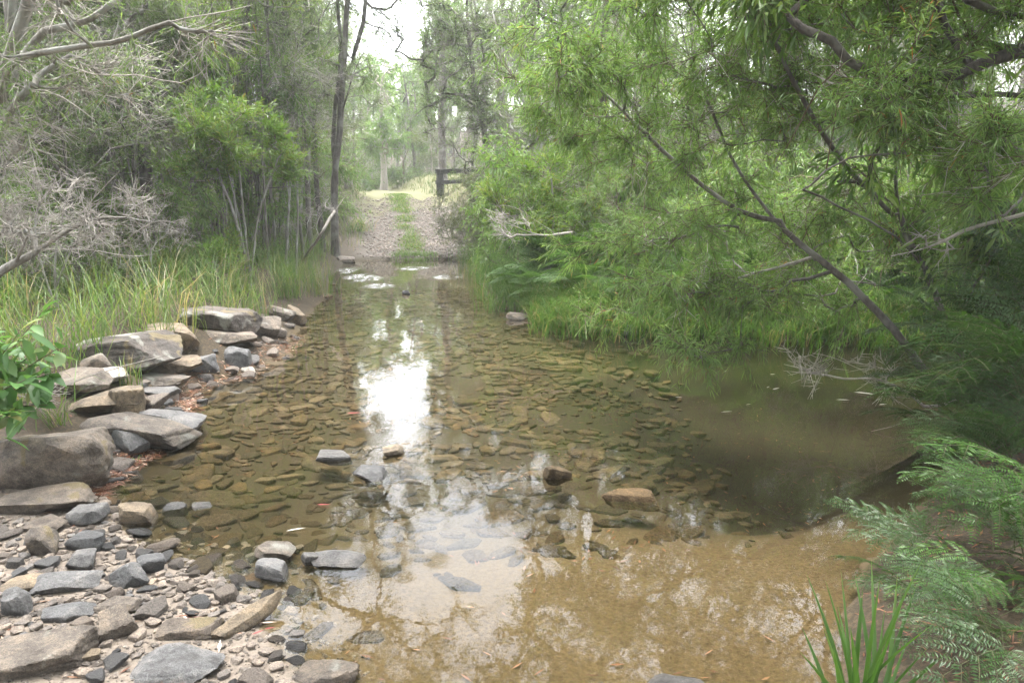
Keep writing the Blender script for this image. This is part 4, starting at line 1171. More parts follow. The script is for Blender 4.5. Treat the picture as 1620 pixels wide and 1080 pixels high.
plant('branch', 'bare silvery twigs sticking out of the yellow green bush over the water', 'branch', st, [EL(815, 350, 9.9, 40, 25, .2, 34)], 'bare', .016, 'twig_dead', 86, pw=.6, step=.1, thin=.004, up=0)

# ---- background trees and undergrowth: a few kinds grown once, then copied
def proto_tree(name, label, sp, bark, seed, h, w, r, n, group, lean=.05, fork=True, low=.35, **kw):
    rs = np.random.RandomState(seed)
    l = rs.normal(size=2) * lean * h
    st = [[(0, 0, -.1), (l[0] * .2, l[1] * .2, h * .3), (l[0] * .5, l[1] * .5, h * .6), (l[0], l[1], h * .92)]]
    if fork:
        st.append([(l[0] * .3, l[1] * .3, h * .4), (l[0] * .4 + w * .3, l[1] * .4, h * .6), (l[0] + w * .35, l[1], h * .85)])
    cr = [((l[0] * .8, l[1] * .8, h * .75), (w, w, h * .25), n // 2), ((l[0] * .5, l[1] * .5, h * (low + .2)), (w * .8, w * .8, h * .2), n // 2)]
    return plant(name, label, 'tree' if name == 'tree' else 'shrub', st, cr, sp, r, bark, seed, group, wood='trunk' if name == 'tree' else 'stems', leafy='crown' if name == 'tree' else 'foliage', step=.4, pw=.42, **kw)
GL, GRt, GF = 'trees deep in the left thicket', 'trees deep in the right thicket', 'trees beyond the crest of the track'
LL = 'slender fine leaved tree deep in the thicket behind the left bank'
LR = 'slender fine leaved tree deep in the thicket behind the right bank'
LF = 'pale green tree in the open wood beyond the crest of the track'
protos = [proto_tree('tree', LL, 'needle', 'bark_grey', 501, 11, 1.7, .10, 170, GL), proto_tree('tree', LL, 'needle', 'bark_dark', 502, 9, 1.4, .08, 150, GL, .08),
          proto_tree('tree', LL, 'tea', 'bark_grey', 503, 8, 1.8, .09, 190, GL, .08), proto_tree('tree', LL, 'tea', 'bark_pale', 504, 6.5, 1.7, .07, 170, GL, .1, low=.2),
          proto_tree('tree', LF, 'gum', 'bark_white', 505, 11, 2.4, .13, 190, GF), proto_tree('tree', LF, 'gum', 'bark_grey', 506, 9, 2.2, .12, 180, GF, .06, low=.25)]
used = set()
def put(k, u, Y, label, group, sc=1.0):
    p_ = protos[k]
    g = foot(u, Y)
    rz = R.uniform(0, 6.28)
    if k not in used:
        used.add(k)
        p_.location = [float(c) for c in g]
        p_.rotation_euler = (0, 0, rz)
        p_.scale = (sc,) * 3
        tag(p_, label, 'tree', group)
        return p_
    return dup(p_, g, rz, sc, label, group)
for u, Y, k in [(20, 9.5, 3), (95, 12, 2), (60, 16, 0), (140, 15, 1), (205, 17, 0), (255, 19, 2), (270, 15.5, 3), (330, 20, 1), (300, 24, 0), (395, 22, 2), (430, 21, 0), (470, 23, 2), (500, 24, 1), (530, 26, 3), (-60, 13, 0), (-120, 9, 2),
                (120, 22, 0), (20, 21, 1), (400, 29, 0), (470, 31, 4), (220, 28, 5), (320, 33, 0), (80, 30, 5), (520, 33, 1), (-40, 26, 2)]:
    put(k, u, Y, LL, GL, R.uniform(.85, 1.15))
for u, Y, k in [(790, 23, 2), (830, 20, 1), (880, 19, 3), (930, 17, 0), (1000, 18, 2), (1060, 15, 3), (1100, 20, 0), (1180, 16, 2), (1250, 15, 1), (1300, 19, 0), (1400, 15, 2), (1450, 18, 1), (1560, 14, 3), (1600, 19, 0), (1680, 12, 2), (1750, 16, 0), (770, 28, 0), (850, 29, 5),
                (950, 26, 0), (1050, 28, 5), (1200, 26, 1), (1350, 26, 0), (1500, 25, 5), (1640, 28, 0), (740, 33, 4)]:
    put(k, u, Y, LR, GRt, R.uniform(.6, .85))
for u, Y, k, s in [(560, 40, 5, .8), (580, 50, 4, .8), (640, 46, 5, .75), (660, 39, 5, .7), (680, 52, 4, .9), (630, 60, 5, .8), (540, 54, 4, 1.0), (705, 44, 5, .9), (600, 64, 5, .8), (725, 60, 4, 1.1), (500, 46, 4, 1.1), (655, 66, 4, .85)]:
    put(k, u, Y, LF, GF, s)
sp_ = [proto_tree('shrub', '', 'olive', 'twig_dead', 511, 2.0, 1.0, .03, 110, 'undergrowth', .05, True, .0, thin=.006), proto_tree('shrub', '', 'tea', 'bark_grey', 512, 2.6, 1.0, .03, 110, 'undergrowth', .05, True, .0, thin=.006),
       proto_tree('shrub', '', 'gum', 'twig', 513, 1.8, 0.9, .025, 80, 'undergrowth', .05, True, .0, thin=.006, lw=.7)]
LB = 'unseen tree added behind and beside the viewpoint to shade the crossing'
for x, y, k, s_ in [(-5.5, 1.5, 4, 1.0), (5.5, 1.0, 4, 1.05), (-3, -3.5, 5, 1.1), (2.5, -4, 4, 1.1), (6.5, -3, 5, 1.2), (-7.5, -2, 5, 1.2), (0, -8, 5, 1.2), (-8, 5, 4, 1.0), (8.5, 4, 5, 1.1), (4.5, -8, 4, 1.2), (-5, -8, 4, 1.2), (10, -1, 4, 1.2), (-11, 2, 4, 1.2), (1, -2.5, 4, 1.25), (-1.5, -5.5, 5, 1.3), (3.5, -1.5, 5, 1.2), (-4, -1, 4, 1.2), (7.5, -6, 5, 1.3), (-8, -5.5, 5, 1.3), (2, -11, 4, 1.3), (-3, -11, 5, 1.3)]:  # out of view, added so the crossing is darker than the sky
    dup(protos[k], (x, y, h1(x, y) - .03), R.uniform(0, 6.28), s_, LB, 'added shade trees round the viewpoint')
plant('tree', 'unseen tall tree added on the near right bank to shade the near water', 'tree',
      [[(6.2, .2, h1(6.2, .2) - .05), (6.0, .4, 4), (5.2, 1.2, 7.2), (3.6, 2.4, 9.2), (1.0, 3.6, 10.2)], [(5.2, 1.2, 7.2), (4.2, 4.0, 9.4), (2.6, 6.2, 10.6)], [(5.6, .8, 5.8), (3.0, -.5, 8.2), (.5, -.5, 9.6)]],
      [(np.array([.2, 3.6, 9.6]), (3.6, 3.6, 1.1), 190), (np.array([2.0, -.6, 9.2]), (3.2, 2.2, 1.1), 90)], 'gum', .16, 'bark_grey', 79, step=.4, jit=.14, up=.3)  # crown never in view, added overhead to shade the foreground
plant('tree', 'unseen tall tree added on the near left bank to shade the gravel shore', 'tree',
      [[(-6.4, 1.2, h1(-6.4, 1.2) - .05), (-6.3, 1.3, 4), (-5.6, 1.8, 7.0), (-4.2, 2.6, 9.0), (-2.4, 3.4, 10.0)], [(-5.6, 1.8, 7.0), (-4.6, 4.2, 9.0), (-3.2, 6.0, 10.2)]],
      [(np.array([-3.0, 3.4, 9.4]), (2.9, 3.4, 1.1), 150)], 'gum', .14, 'bark_grey', 80, step=.4, jit=.14, up=.3)  # unseen crown added to keep light off the near shore
used2 = set()
def putb(k, u, Y, label, group, sc=1.0):
    g = foot(u, Y)
    rz = R.uniform(0, 6.28)
    if k not in used2:
        used2.add(k)
        p_ = sp_[k]
        p_.location = [float(c) for c in g]
        p_.rotation_euler = (0, 0, rz)
        p_.scale = (sc,) * 3
        return tag(p_, label, 'shrub', group)
    return dup(sp_[k], g, rz, sc, label, group)
UL, UR, UF = 'dim undergrowth shrub between the trunks of the left thicket', 'dim undergrowth shrub between the trunks of the right thicket', 'sunny green shrub beyond the crest of the track'
for u, Y, k in [(10, 8.2, 1), (70, 10, 0), (110, 9.2, 1), (150, 13, 0), (200, 11.6, 1), (265, 12.6, 0), (215, 14.5, 2), (290, 16, 1), (330, 17.6, 0), (400, 17, 1), (430, 16.5, 0), (460, 19.5, 1), (505, 20, 2), (515, 22, 0), (548, 24, 1), (-40, 10, 2), (345, 23, 1), (250, 22, 1), (100, 18, 0), (180, 19, 1), (420, 25, 0), (20, 16, 1)]:
    putb(k, u, Y, UL, 'undergrowth of the left thicket', R.uniform(.8, 1.25))
for u, Y, k in [(790, 18.5, 0), (820, 16.5, 1), (860, 14, 2), (910, 14.5, 1), (960, 12.5, 0), (1020, 13.5, 1), (1090, 12, 2), (1150, 13.5, 0), (1210, 11.5, 1), (1270, 12.5, 2), (1340, 11, 0), (1430, 11.8, 1), (1500, 10.8, 2), (1570, 11.5, 0), (1640, 10, 1), (800, 22, 1), (900, 20, 0), (1050, 19, 1), (1250, 18, 1), (1450, 16, 0)]:
    putb(k, u, Y, UR, 'undergrowth of the right thicket', R.uniform(.85, 1.3))
for u, Y, k, s in [(575, 37, 2, 1.2), (590, 42, 0, 1.1), (640, 38, 2, 1.3), (665, 41, 1, 1.2), (685, 36, 0, 1.1), (555, 34, 2, 1.3), (622, 50, 2, 1.5), (650, 55, 1, 1.6), (600, 56, 0, 1.6), (680, 60, 2, 1.8), (720, 40, 1, 1.3), (570, 62, 2, 1.8)]:
    putb(k, u, Y, UF, 'shrubs beyond the crest', s)

# ---- thin bare stemmed saplings crowding the left bank
rs = np.random.RandomState(66)
LS = 'thin pale sapling stem crowding the left thicket among the tree trunks'
GSp = 'saplings of the left thicket'
saps = []
for k in range(6):
    h_ = rs.uniform(3.2, 5.5)
    lx, ly = rs.normal(size=2) * .35
    st = [[(0, 0, -.05), (lx * .3, ly * .3, h_ * .35), (lx * .5 + rs.normal() * .1, ly * .6, h_ * .7), (lx, ly, h_)], [(lx * .3, ly * .3, h_ * .35), (lx * .3 + rs.normal() * .4, ly + rs.normal() * .3, h_ * .65)]]
    saps.append(plant('sapling', LS, 'sapling', st, [((lx, ly, h_ * .85), (.6, .6, .5), 16), ((lx * .5, ly * .5, h_ * .5), (.5, .5, .7), 10)], ['tea', 'gum', 'yellow'][k % 3], .02, ['bark_pale', 'bark_grey'][k % 2], 560 + k, GSp, wood='stem', step=.3, pw=.4, thin=.005, lw=.8))
for k in range(70):
    u, Y = rs.uniform(-30, 478), rs.uniform(9.5, 17)
    if u > 250 and Y < 12.5:
        Y += 3.5
    g = foot(u, Y)
    if k < 6:
        saps[k].location = [float(q) for q in g]
    else:
        dup(saps[k % 6], g, rs.uniform(0, 6.28), rs.uniform(.8, 1.25), LS, GSp)
LD = 'dead leafless shrub of fine pale twigs on the left bank'
for k, (u, Y, s) in enumerate([(70, 7.6, .9), (230, 9.6, .9), (470, 15.0, 1.0)]):
    g = foot(u, Y)
    if k == 0:
        st = [[(0, 0, -.03), (.05, 0, .5), (.2, .1, 1.2)], [(0, 0, 0), (-.15, .05, .5), (-.35, .1, 1.1)], [(0, 0, .2), (.25, -.1, .6), (.5, -.1, .9)]]
        dsh = plant('dead_shrub', LD, 'dead shrub', st, [((.05, 0, 1.1), (.6, .5, .5), 60), ((.1, 0, .7), (.7, .6, .3), 30)], 'bare', .016, 'bark_pale', 590, 'dead shrubs of the left bank', wood='stems', leafy='twigs', step=.12, jit=.22, pw=.5, thin=.005, up=0)
        dsh.location = [float(q) for q in g]
    else:
        dup(dsh, g, rs.uniform(0, 6.28), s, LD, 'dead shrubs of the left bank')
for u, Y, k, s in [(130, 10.6, 2, .7), (215, 11.0, 2, .7), (280, 12.4, 2, .7), (420, 13.6, 2, .7), (335, 13.8, 2, .8), (60, 9.0, 2, .6), (455, 18.6, 2, .8)]:
    putb(k, u, Y, 'low light green shrub in the sedges before the trunks of the left thicket', 'low shrubs of the left bank', s)
for u, Y, k, s in [(820, 12.6, 2, .8), (1080, 11.0, 2, 1.0), (1180, 10.4, 2, 1.0), (1260, 10.0, 2, .9), (1330, 9.8, 2, 1.0), (1420, 9.6, 2, 1.0), (1500, 9.4, 2, 1.0), (1130, 12.6, 2, 1.3), (1010, 11.8, 2, 1.1), (1580, 9.6, 2, 1.1), (1230, 13.4, 2, 1.5), (1390, 12.6, 2, 1.5)]:
    putb(k, u, Y, 'light green shrub on the far side of the pool behind the willow leaves', 'green shrubs across the pool', s)

# ---- the wood far behind: one mass of trunks and leaf clumps
fw = Geo()
rs = np.random.RandomState(5)
nT = 170
ang = rs.uniform(-.82, .82, nT)
dist = rs.uniform(44, 95, nT)
X, Yv = np.sin(ang) * dist, np.cos(ang) * dist
gap = np.abs(X / Yv - (620 - 810) / FPX) < .045
hT = np.where(gap, rs.uniform(5, 7.5, nT), rs.uniform(10, 17, nT))
Z = H(X, Yv)
for x, y, z, h_ in zip(X, Yv, Z, hT):
    lx, ly = rs.normal(size=2) * .4
    tube(fw, [(x, y, z - .2), (x + lx * .4, y + ly * .4, z + h_ * .5), (x + lx, y + ly, z + h_ * .95)], [.16, .12, .04], 5, 1, rs.rand())
    nc = int(26 * h_ / 12)
    cc = np.array([x, y, z]) + np.stack([rs.normal(size=nc) * 1.5, rs.normal(size=nc) * 1.5, rs.uniform(.12, 1.0, nc) * h_], 1)
    P = np.repeat(cc, 42, 0) + rs.normal(size=(nc * 42, 3)) * np.array([.55, .55, .4])
    leaves(fw, P, rs.normal(size=P.shape) + np.array([0, 0, -.5]), rs.uniform(.15, .34, len(P)), rs.uniform(.06, .11, len(P)), 'quad', 0, np.clip(.5 * np.repeat(rs.rand(nc), 42) + .5 * rs.rand(len(P)), 0, 1), .2, rs)
o = link('far_woods', fw.mesh('far_woods', [M['woods'], M['bark_grey']]))
o['kind'] = 'stuff'
tag(o, 'hazy wood closing the view far behind the creek', 'woods')

# ------------------------------------------------------------------ ferns
def frond_mesh(name, mat, seed, L=.55, nb=9, ll=.045, sp=.013, arch=.5):
    """an arching frond: midrib, side branches, each branch a comb of narrow leaflets"""
    rs = np.random.RandomState(seed)
    g = Geo()
    def rib(t):
        t = np.asarray(t, float)
        return np.stack([L * t, .04 * L * np.sin(t * 3 + seed), L * (.55 * t - arch * t * t)], -1)
    tt = np.linspace(0, 1, 9)
    tube(g, rib(tt), .0035 * (1 - .7 * tt), 4, 1)
    def comb(p0, d, ln, r):
        n = max(4, int(ln / sp))
        t = (np.arange(n) + .5) / n
        c = p0 + d * (ln * t)[:, None] + np.array([0, 0, -1]) * (ln * .25 * t * t)[:, None]
        tube(g, np.concatenate([[p0], c[2::3], c[-1:]]), np.linspace(.002, .0008, len(c[2::3]) + 2), 3, 1)
        s = unit(np.cross(d, np.array([0, 0, 1.0])) + rs.normal(size=3) * .12)
        for sg in (1, -1):
            leaves(g, c, s * sg + d * .35 + rs.normal(size=c.shape) * .08, ll * (1 - .75 * t ** 1.6) * rs.uniform(.85, 1.1, n), np.full(n, sp * .7), 'quad', 0, np.clip(.3 + .4 * rs.rand(n), 0, 1), .18, rs, 3)
    ts = np.linspace(.28, .92, nb)
    for k, t in enumerate(ts):
        p0 = rib(t)
        fwd = unit(rib(t + .02) - p0)
        side = np.array([-fwd[1], fwd[0], 0])
        for sg in (1, -1):
            d = unit(fwd * .75 + side * sg * .8 + np.array([0, 0, .05]))
            comb(p0, d, L * .55 * (1 - .6 * (t - .28) / .64) * rs.uniform(.85, 1.1), 1)
    comb(rib(.9), unit(rib(1.0) - rib(.9)), L * .16, 1)
    return g.mesh(name, [M[mat], M['rachis']])

fr = [frond_mesh('frond', 'fern', 600 + k, .5 + .06 * k, 4, .05, .014, .45 + .1 * k) for k in range(3)]
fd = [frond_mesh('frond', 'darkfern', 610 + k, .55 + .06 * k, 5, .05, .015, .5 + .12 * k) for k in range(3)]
fb = [frond_mesh('frond', 'fern', 620 + k, .8 + .08 * k, 9, .06, .022, .55 + .1 * k) for k in range(3)]
def fern(p, n, kinds, label, seed, aim=None, spread=3.14, lift=(.1, .8), sc=1.0, group=None):
    rs = np.random.RandomState(seed)
    t = thing('fern', label, 'fern', p, group)
    for k in range(n):
        f = link('frond', kinds[rs.randint(3)], t)
        a = (aim if aim is not None else 0) + rs.uniform(-spread, spread)
        f.rotation_euler = (rs.normal() * .25, -rs.uniform(*lift), a)
        s = sc * rs.uniform(.75, 1.15)
        f.scale = (s, s, s)
        r = rs.uniform(0, .12)
        f.location = (math.cos(a) * r, math.sin(a) * r, rs.uniform(0, .12))
    return t
PI = math.pi
def on(x, y, dz=0):
    return np.array([x, y, max(h1(x, y), 0) + dz])
# near right bank
fern(at(1650, 800, 2.75), 6, fr, 'bright coral fern with comb like fronds reaching in at the right edge', 701, PI, .8, (-.1, .35), .8)
fern(at(1600, 960, 2.3), 5, fr, 'small bright fern right of the strap leaved clump at the bottom', 702, PI * .95, .7, (-.1, .4), .5)
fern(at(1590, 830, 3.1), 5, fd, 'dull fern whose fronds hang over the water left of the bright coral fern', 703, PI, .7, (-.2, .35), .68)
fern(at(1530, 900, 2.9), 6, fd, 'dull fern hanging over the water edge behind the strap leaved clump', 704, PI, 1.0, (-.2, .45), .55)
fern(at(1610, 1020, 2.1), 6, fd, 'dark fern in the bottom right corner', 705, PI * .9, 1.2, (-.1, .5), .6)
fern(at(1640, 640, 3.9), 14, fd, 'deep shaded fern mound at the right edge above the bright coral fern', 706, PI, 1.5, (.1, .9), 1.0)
GN = 'shaded ferns at the foot of the willow leaved tree'
k = 0
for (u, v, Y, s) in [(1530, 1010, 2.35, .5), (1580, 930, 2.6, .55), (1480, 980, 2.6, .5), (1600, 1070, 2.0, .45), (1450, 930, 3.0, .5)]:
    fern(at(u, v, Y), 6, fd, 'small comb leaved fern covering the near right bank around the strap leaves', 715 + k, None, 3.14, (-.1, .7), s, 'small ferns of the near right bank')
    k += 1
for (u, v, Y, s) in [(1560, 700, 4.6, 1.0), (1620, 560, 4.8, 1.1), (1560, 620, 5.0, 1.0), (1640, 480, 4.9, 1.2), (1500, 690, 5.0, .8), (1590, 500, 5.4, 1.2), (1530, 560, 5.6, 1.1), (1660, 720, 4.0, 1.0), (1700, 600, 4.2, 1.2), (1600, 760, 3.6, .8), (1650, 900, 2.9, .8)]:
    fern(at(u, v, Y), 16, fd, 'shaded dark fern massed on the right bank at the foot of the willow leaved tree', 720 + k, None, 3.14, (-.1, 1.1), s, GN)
    k += 1
# fern bank at the far side of the water
GFb = 'ferns draped over the right bank below the yellow green bush'
for (x, y, s, n) in [(.25, 11.0, 1.0, 20), (.7, 10.6, 1.15, 24), (1.15, 10.3, 1.1, 24), (1.7, 10.2, 1.1, 22), (2.3, 9.9, 1.1, 20), (1.4, 11.0, 1.3, 22), (2.9, 9.8, 1.1, 20), (3.5, 9.6, 1.1, 18), (4.2, 9.4, 1.1, 16), (5.0, 9.3, 1.1, 16), (.35, 10.0, .7, 16), (.9, 9.6, .75, 16), (1.5, 9.4, .7, 16), (2.1, 9.2, .75, 16), (2.8, 9.0, .75, 16), (3.4, 8.8, .7, 14), (4.1, 8.6, .7, 14), (4.8, 8.5, .7, 14), (.15, 10.7, .6, 14)]:
    fern(on(x, y, .15), n, fb, 'bright fern draped over the right bank below the yellow green bush', 740 + k, None, 3.14, (-.1, 1.0), s * .78, GFb)
    k += 1

# ------------------------------------------------------------------ strap leaved clump, bottom right
g = Geo()
rs = np.random.RandomState(77)
b0 = np.array([1.06, 2.02, -.01])
tips_ = [(1275, 905, 2.2), (1305, 915, 2.1), (1352, 905, 2.25), (1378, 880, 2.2), (1462, 880, 2.1), (1432, 940, 2.0), (1478, 985, 1.95), (1300, 985, 2.0), (1268, 990, 2.2), (1325, 955, 2.3), (1400, 960, 2.3), (1440, 1000, 2.2), (1500, 1030, 2.0), (1345, 990, 1.95), (1420, 905, 2.3), (1290, 940, 2.15), (1365, 930, 2.15), (1392, 915, 2.05), (1450, 925, 2.15), (1330, 900, 2.2), (1472, 1020, 2.1), (1265, 1030, 2.1), (1410, 1000, 1.95), (1318, 1020, 1.95)]
for (u, v, Y) in tips_:
    e = at(u, v, Y)
    p0 = b0 + np.array([rs.normal() * .035, rs.normal() * .03, 0])
    d = e - p0
    t = np.linspace(0, 1, 9)
    c = p0 + d * t[:, None] + np.array([0, 0, 1]) * (.03 * np.linalg.norm(d) * np.sin(t * PI))[:, None] - np.array([d[0], d[1], 0]) * (.12 * np.sin(t * PI))[:, None]
    s = unit(np.cross(d, np.array([rs.normal() * .3, 1, 0])))
    w = .0085 * rs.uniform(.8, 1.15) * np.minimum(1, .75 + t) * (1 - t ** 4)
    nrm = unit(np.cross(s, d))
    L_, M_, R_ = c + s * w[:, None], c - nrm * (w * .45)[:, None], c - s * w[:, None]
    v_ = np.stack([L_, M_, R_], 1).reshape(-1, 3)
    i = np.arange(8)[:, None] * 3
    g.add(v_, [i + np.array([[0, 1, 4, 3]]), i + np.array([[1, 2, 5, 4]])], 0, np.clip(rs.rand() * .6 + .35 * np.repeat(t, 3) ** 3, 0, 1))
o = link('strap_leaf_plant', g.mesh('strap_leaf_plant', [M['strap']], smooth=True, off=b0), None, [float(c) for c in b0])
tag(o, 'clump of bright green strap leaves at the bottom right water edge', 'plant')

# ------------------------------------------------------------------ broad leaved plant, left edge
rs = np.random.RandomState(78)
b0 = foot(-75, 4.4)
t = thing('leafy_plant', 'young broad leaved plant with glossy oval leaves at the left edge', 'plant', b0)
gs, gl_ = Geo(), Geo()
for (u, v, Y) in [(10, 560, 4.1), (65, 495, 4.1), (90, 585, 4.0), (55, 650, 3.9), (-20, 520, 4.0), (15, 660, 3.8), (100, 545, 4.1), (30, 525, 4.0), (-30, 600, 3.9), (40, 600, 3.9), (75, 640, 4.0), (0, 690, 3.8), (50, 560, 4.2)]:
    e = at(u, v, Y)
    m_ = .5 * (b0 + e) + np.array([-.05, 0, .08])
    q = resample([b0, m_, e], .06)
    tube(gs, q, np.linspace(.006, .002, len(q)), 5)
    d = unit(np.gradient(q, axis=0))
    nl = 15
    ii = np.linspace(len(q) * .5, len(q) - 1, nl).astype(int)
    P = q[ii]
    D = unit(d[ii] * .5 + rs.normal(size=(nl, 3)) * .7 + np.array([0, 0, .15]))
    leaves(gl_, P, D, rs.uniform(.11, .18, nl), rs.uniform(.05, .075, nl), 'oval', 0, rs.rand(nl), .25, rs, 1.5)
link('stems', gs.mesh('stems', [M['twig']], smooth=True, off=b0), t)
link('foliage', gl_.mesh('foliage', [M['broad']], smooth=True, off=b0), t)

# ------------------------------------------------------------------ grasses
def scatter(n, box, keep):
    x, y = R.uniform(box[0], box[1], n), R.uniform(box[2], box[3], n)
    k = R.rand(n) < keep(x, y)
    return x[k], y[k]
g = Geo()
def left_keep(x, y):
    sd = shore_sd(x, y)
    bl = sm(.03, .4, sd - .3 * sm(9, 6.5, y) - .2 * vnoise(x, y, .6, 41)) * (x < track_x(np.maximum(y, 12)) + .6) * sm(4.2, 5.2, y) * (1 - track_mask(x, y))
    return bl * (.10 + .90 * sm(.35, .65, vnoise(x, y, .4, 42))) * sm(9, 5, sd)
x, y = scatter(60000, (-11, -1.2, 4.2, 21), left_keep)
n = len(x)
hb = (.18 + .60 * vnoise(x, y, .45, 43)) * R.uniform(.5, 1.35, n) * np.where(y > 16, .8, 1)
blades(g, np.stack([x, y, H(x, y) - .02], 1), R.uniform(0, 6.28, n), hb * 1.25, R.uniform(.15, 1.25, n) , R.uniform(.005, .010, n), 0, np.clip(R.rand(n) * .8 + .4 * (vnoise(x, y, .35, 44) - .3), 0, 1))
def far_keep(x, y):
    r = np.abs(x - track_x(y))
    return np.clip(.9 * sm(.9, 1.5, r) * sm(22, 25, y), 0, 1)
x, y = scatter(42000, (-12, 5, 17, 48), far_keep)
n = len(x)
blades(g, np.stack([x, y, H(x, y) - .01], 1), R.uniform(0, 6.28, n), R.uniform(.08, .28, n), R.uniform(.1, .9, n), R.uniform(.012, .024, n), np.array(1) * 1, R.rand(n))
y = R.uniform(17.3, 26, 9000)
x = track_x(y) + R.normal(size=9000) * .17
k = R.rand(9000) < sm(.2, .6, vnoise(x, y, .5, 14))
x, y = x[k], y[k]
n = len(x)
blades(g, np.stack([x, y, H(x, y) - .01], 1), R.uniform(0, 6.28, n), R.uniform(.03, .10, n), R.uniform(.3, 1.2, n), R.uniform(.010, .018, n), 0, R.rand(n) * .85)
x, y = scatter(3500, (-3.4, -1.6, 17.35, 18.6), lambda x, y: sm(.5, .1, np.hypot((x - track_x(y)) / .9, (y - 17.75) / .5) - .3))
n = len(x)
blades(g, np.stack([x, y, H(x, y) - .01], 1), R.uniform(0, 6.28, n), R.uniform(.06, .16, n), R.uniform(.1, .9, n), R.uniform(.008, .014, n), 0, R.rand(n) * .6)
def edge_keep(x, y):                                   # grassy verges of the track and the right thicket floor
    sd = shore_sd(x, y)
    return sm(.1, .6, sd) * (x > track_x(np.maximum(y, 14)) + 1.0) * (1 - track_mask(x, y)) * (.3 + .7 * sm(.35, .6, vnoise(x, y, .6, 47)))
x, y = scatter(22000, (-2.6, 9, 8.5, 24), edge_keep)
n = len(x)
blades(g, np.stack([x, y, H(x, y) - .01], 1), R.uniform(0, 6.28, n), R.uniform(.15, .5, n), R.uniform(.15, .95, n), R.uniform(.007, .012, n), 0, R.rand(n))
o = link('grass', g.mesh('grass', [M['grass'], M['drygrass']]))
o['kind'] = 'stuff'
tag(o, 'long green grass and sedge covering the banks and verges', 'grass')
x, y = scatter(5000, (.9, 3.6, 1.9, 5.6), lambda x, y: sm(.05, .25, shore_sd(x, y)) * (x > .9))
n = len(x)
blades(g, np.stack([x, y, H(x, y) - .01], 1), R.uniform(0, 6.28, n), R.uniform(.05, .3, n), R.uniform(.3, 1.1, n), R.uniform(.003, .006, n), 0, R.rand(n) ** 1.2)
# dry reeds lying over the right water edge
g = Geo()
x, y = scatter(60000, (.2, 6.5, 7.6, 10.9), lambda x, y: np.exp(-((shore_sd(x, y) - .3) / .4) ** 2) * sm(.1, .45, vnoise(x, y, .5, 48)))
n = len(x)
blades(g, np.stack([x, y, np.maximum(H(x, y), 0) - .01], 1), R.normal(-1.6, .9, n), R.uniform(.2, .6, n), R.uniform(.5, 1.2, n), R.uniform(.006, .011, n), 0, R.rand(n))
x, y = scatter(9000, (-1.3, 1.0, 9.8, 17), lambda x, y: np.exp(-((shore_sd(x, y) - .15) / .2) ** 2))
n = len(x)
blades(g, np.stack([x, y, np.maximum(H(x, y), 0) - .01], 1), R.normal(-1.8, 1.2, n), R.uniform(.25, .7, n), R.uniform(.2, 1.0, n), R.uniform(.007, .011, n), 0, R.rand(n) * .7)
o = link('reeds', g.mesh('reeds', [M['reed']]))
o['kind'] = 'stuff'
tag(o, 'straw coloured reeds and sedges leaning over the right water edge', 'reeds')
# tufts that stand alone
def tuft(u, v, n, h_, label, seed, mat='grass', sp=.05, lean=(.1, .8), w=(.005, .008)):
    rs = np.random.RandomState(seed)
    p = ground_at(u, v)
    p[2] = max(p[2], -.03)
    g = Geo()
    P = p + np.stack([rs.normal(size=n) * sp, rs.normal(size=n) * sp, 0 * np.arange(n)], 1)
    blades(g, P, rs.uniform(0, 6.28, n), h_ * rs.uniform(.5, 1.15, n), rs.uniform(*lean, n), rs.uniform(*w, n), 0, np.clip(rs.rand(n), 0, 1))
    o = link('grass_tuft', g.mesh('grass_tuft', [M[mat]], off=p), None, [float(c) for c in p])
    return tag(o, label, 'grass tuft')
tuft(772, 474, 110, .55, 'sedge tuft at the left end of the fern bank by the far water', 820, 'grass', .14)
tuft(790, 492, 90, .5, 'low sedge tuft hanging over the water left of the ferns', 821, 'reed', .12, (.4, 1.1))
tuft(752, 440, 120, .6, 'sedge tuft at the far right corner of the riffle', 822, 'grass', .18)
tuft(735, 415, 120, .6, 'sedge tuft where the track meets the water, right side', 823, 'grass', .2)
tuft(880, 524, 80, .5, 'upright reed tuft standing at the water edge below the ferns', 801, 'reed', .07)
tuft(1015, 524, 110, .55, 'arching reed tuft behind the right bank stones', 802, 'reed', .12, (.4, 1.1))
tuft(950, 508, 90, .55, 'leaning grass tuft between the ferns and the bank stones', 803, 'grass', .1, (.4, 1.1))
tuft(500, 466, 150, .75, 'tall green sedge tuft at the left water edge by the riffle', 804, 'grass', .16)
tuft(455, 470, 130, .75, 'sedge tuft behind the rock at the bend of the left bank', 805, 'grass', .14)
tuft(400, 498, 90, .6, 'sedge tuft beside the speckled lichen boulder', 806, 'grass', .1)
tuft(262, 560, 60, .5, 'thin grass tuft growing between the two lichened boulders', 807, 'grass', .05)
tuft(205, 612, 40, .32, 'small bright grass tuft below the lichened dome boulder', 808, 'grass', .04)
tuft(90, 672, 34, .35, 'flattened green grass tuft over the flat tan slab', 809, 'grass', .04, (.7, 1.2))
tuft(218, 732, 9, .06, 'tiny green seedling in the litter at the water edge', 810, 'strap', .008, (.5, 1.0), (.008, .012))
tuft(565, 382, 120, .6, 'arching sedge at the left edge of the track by the dark trunks', 811, 'grass', .16, (.5, 1.2), (.01, .015))

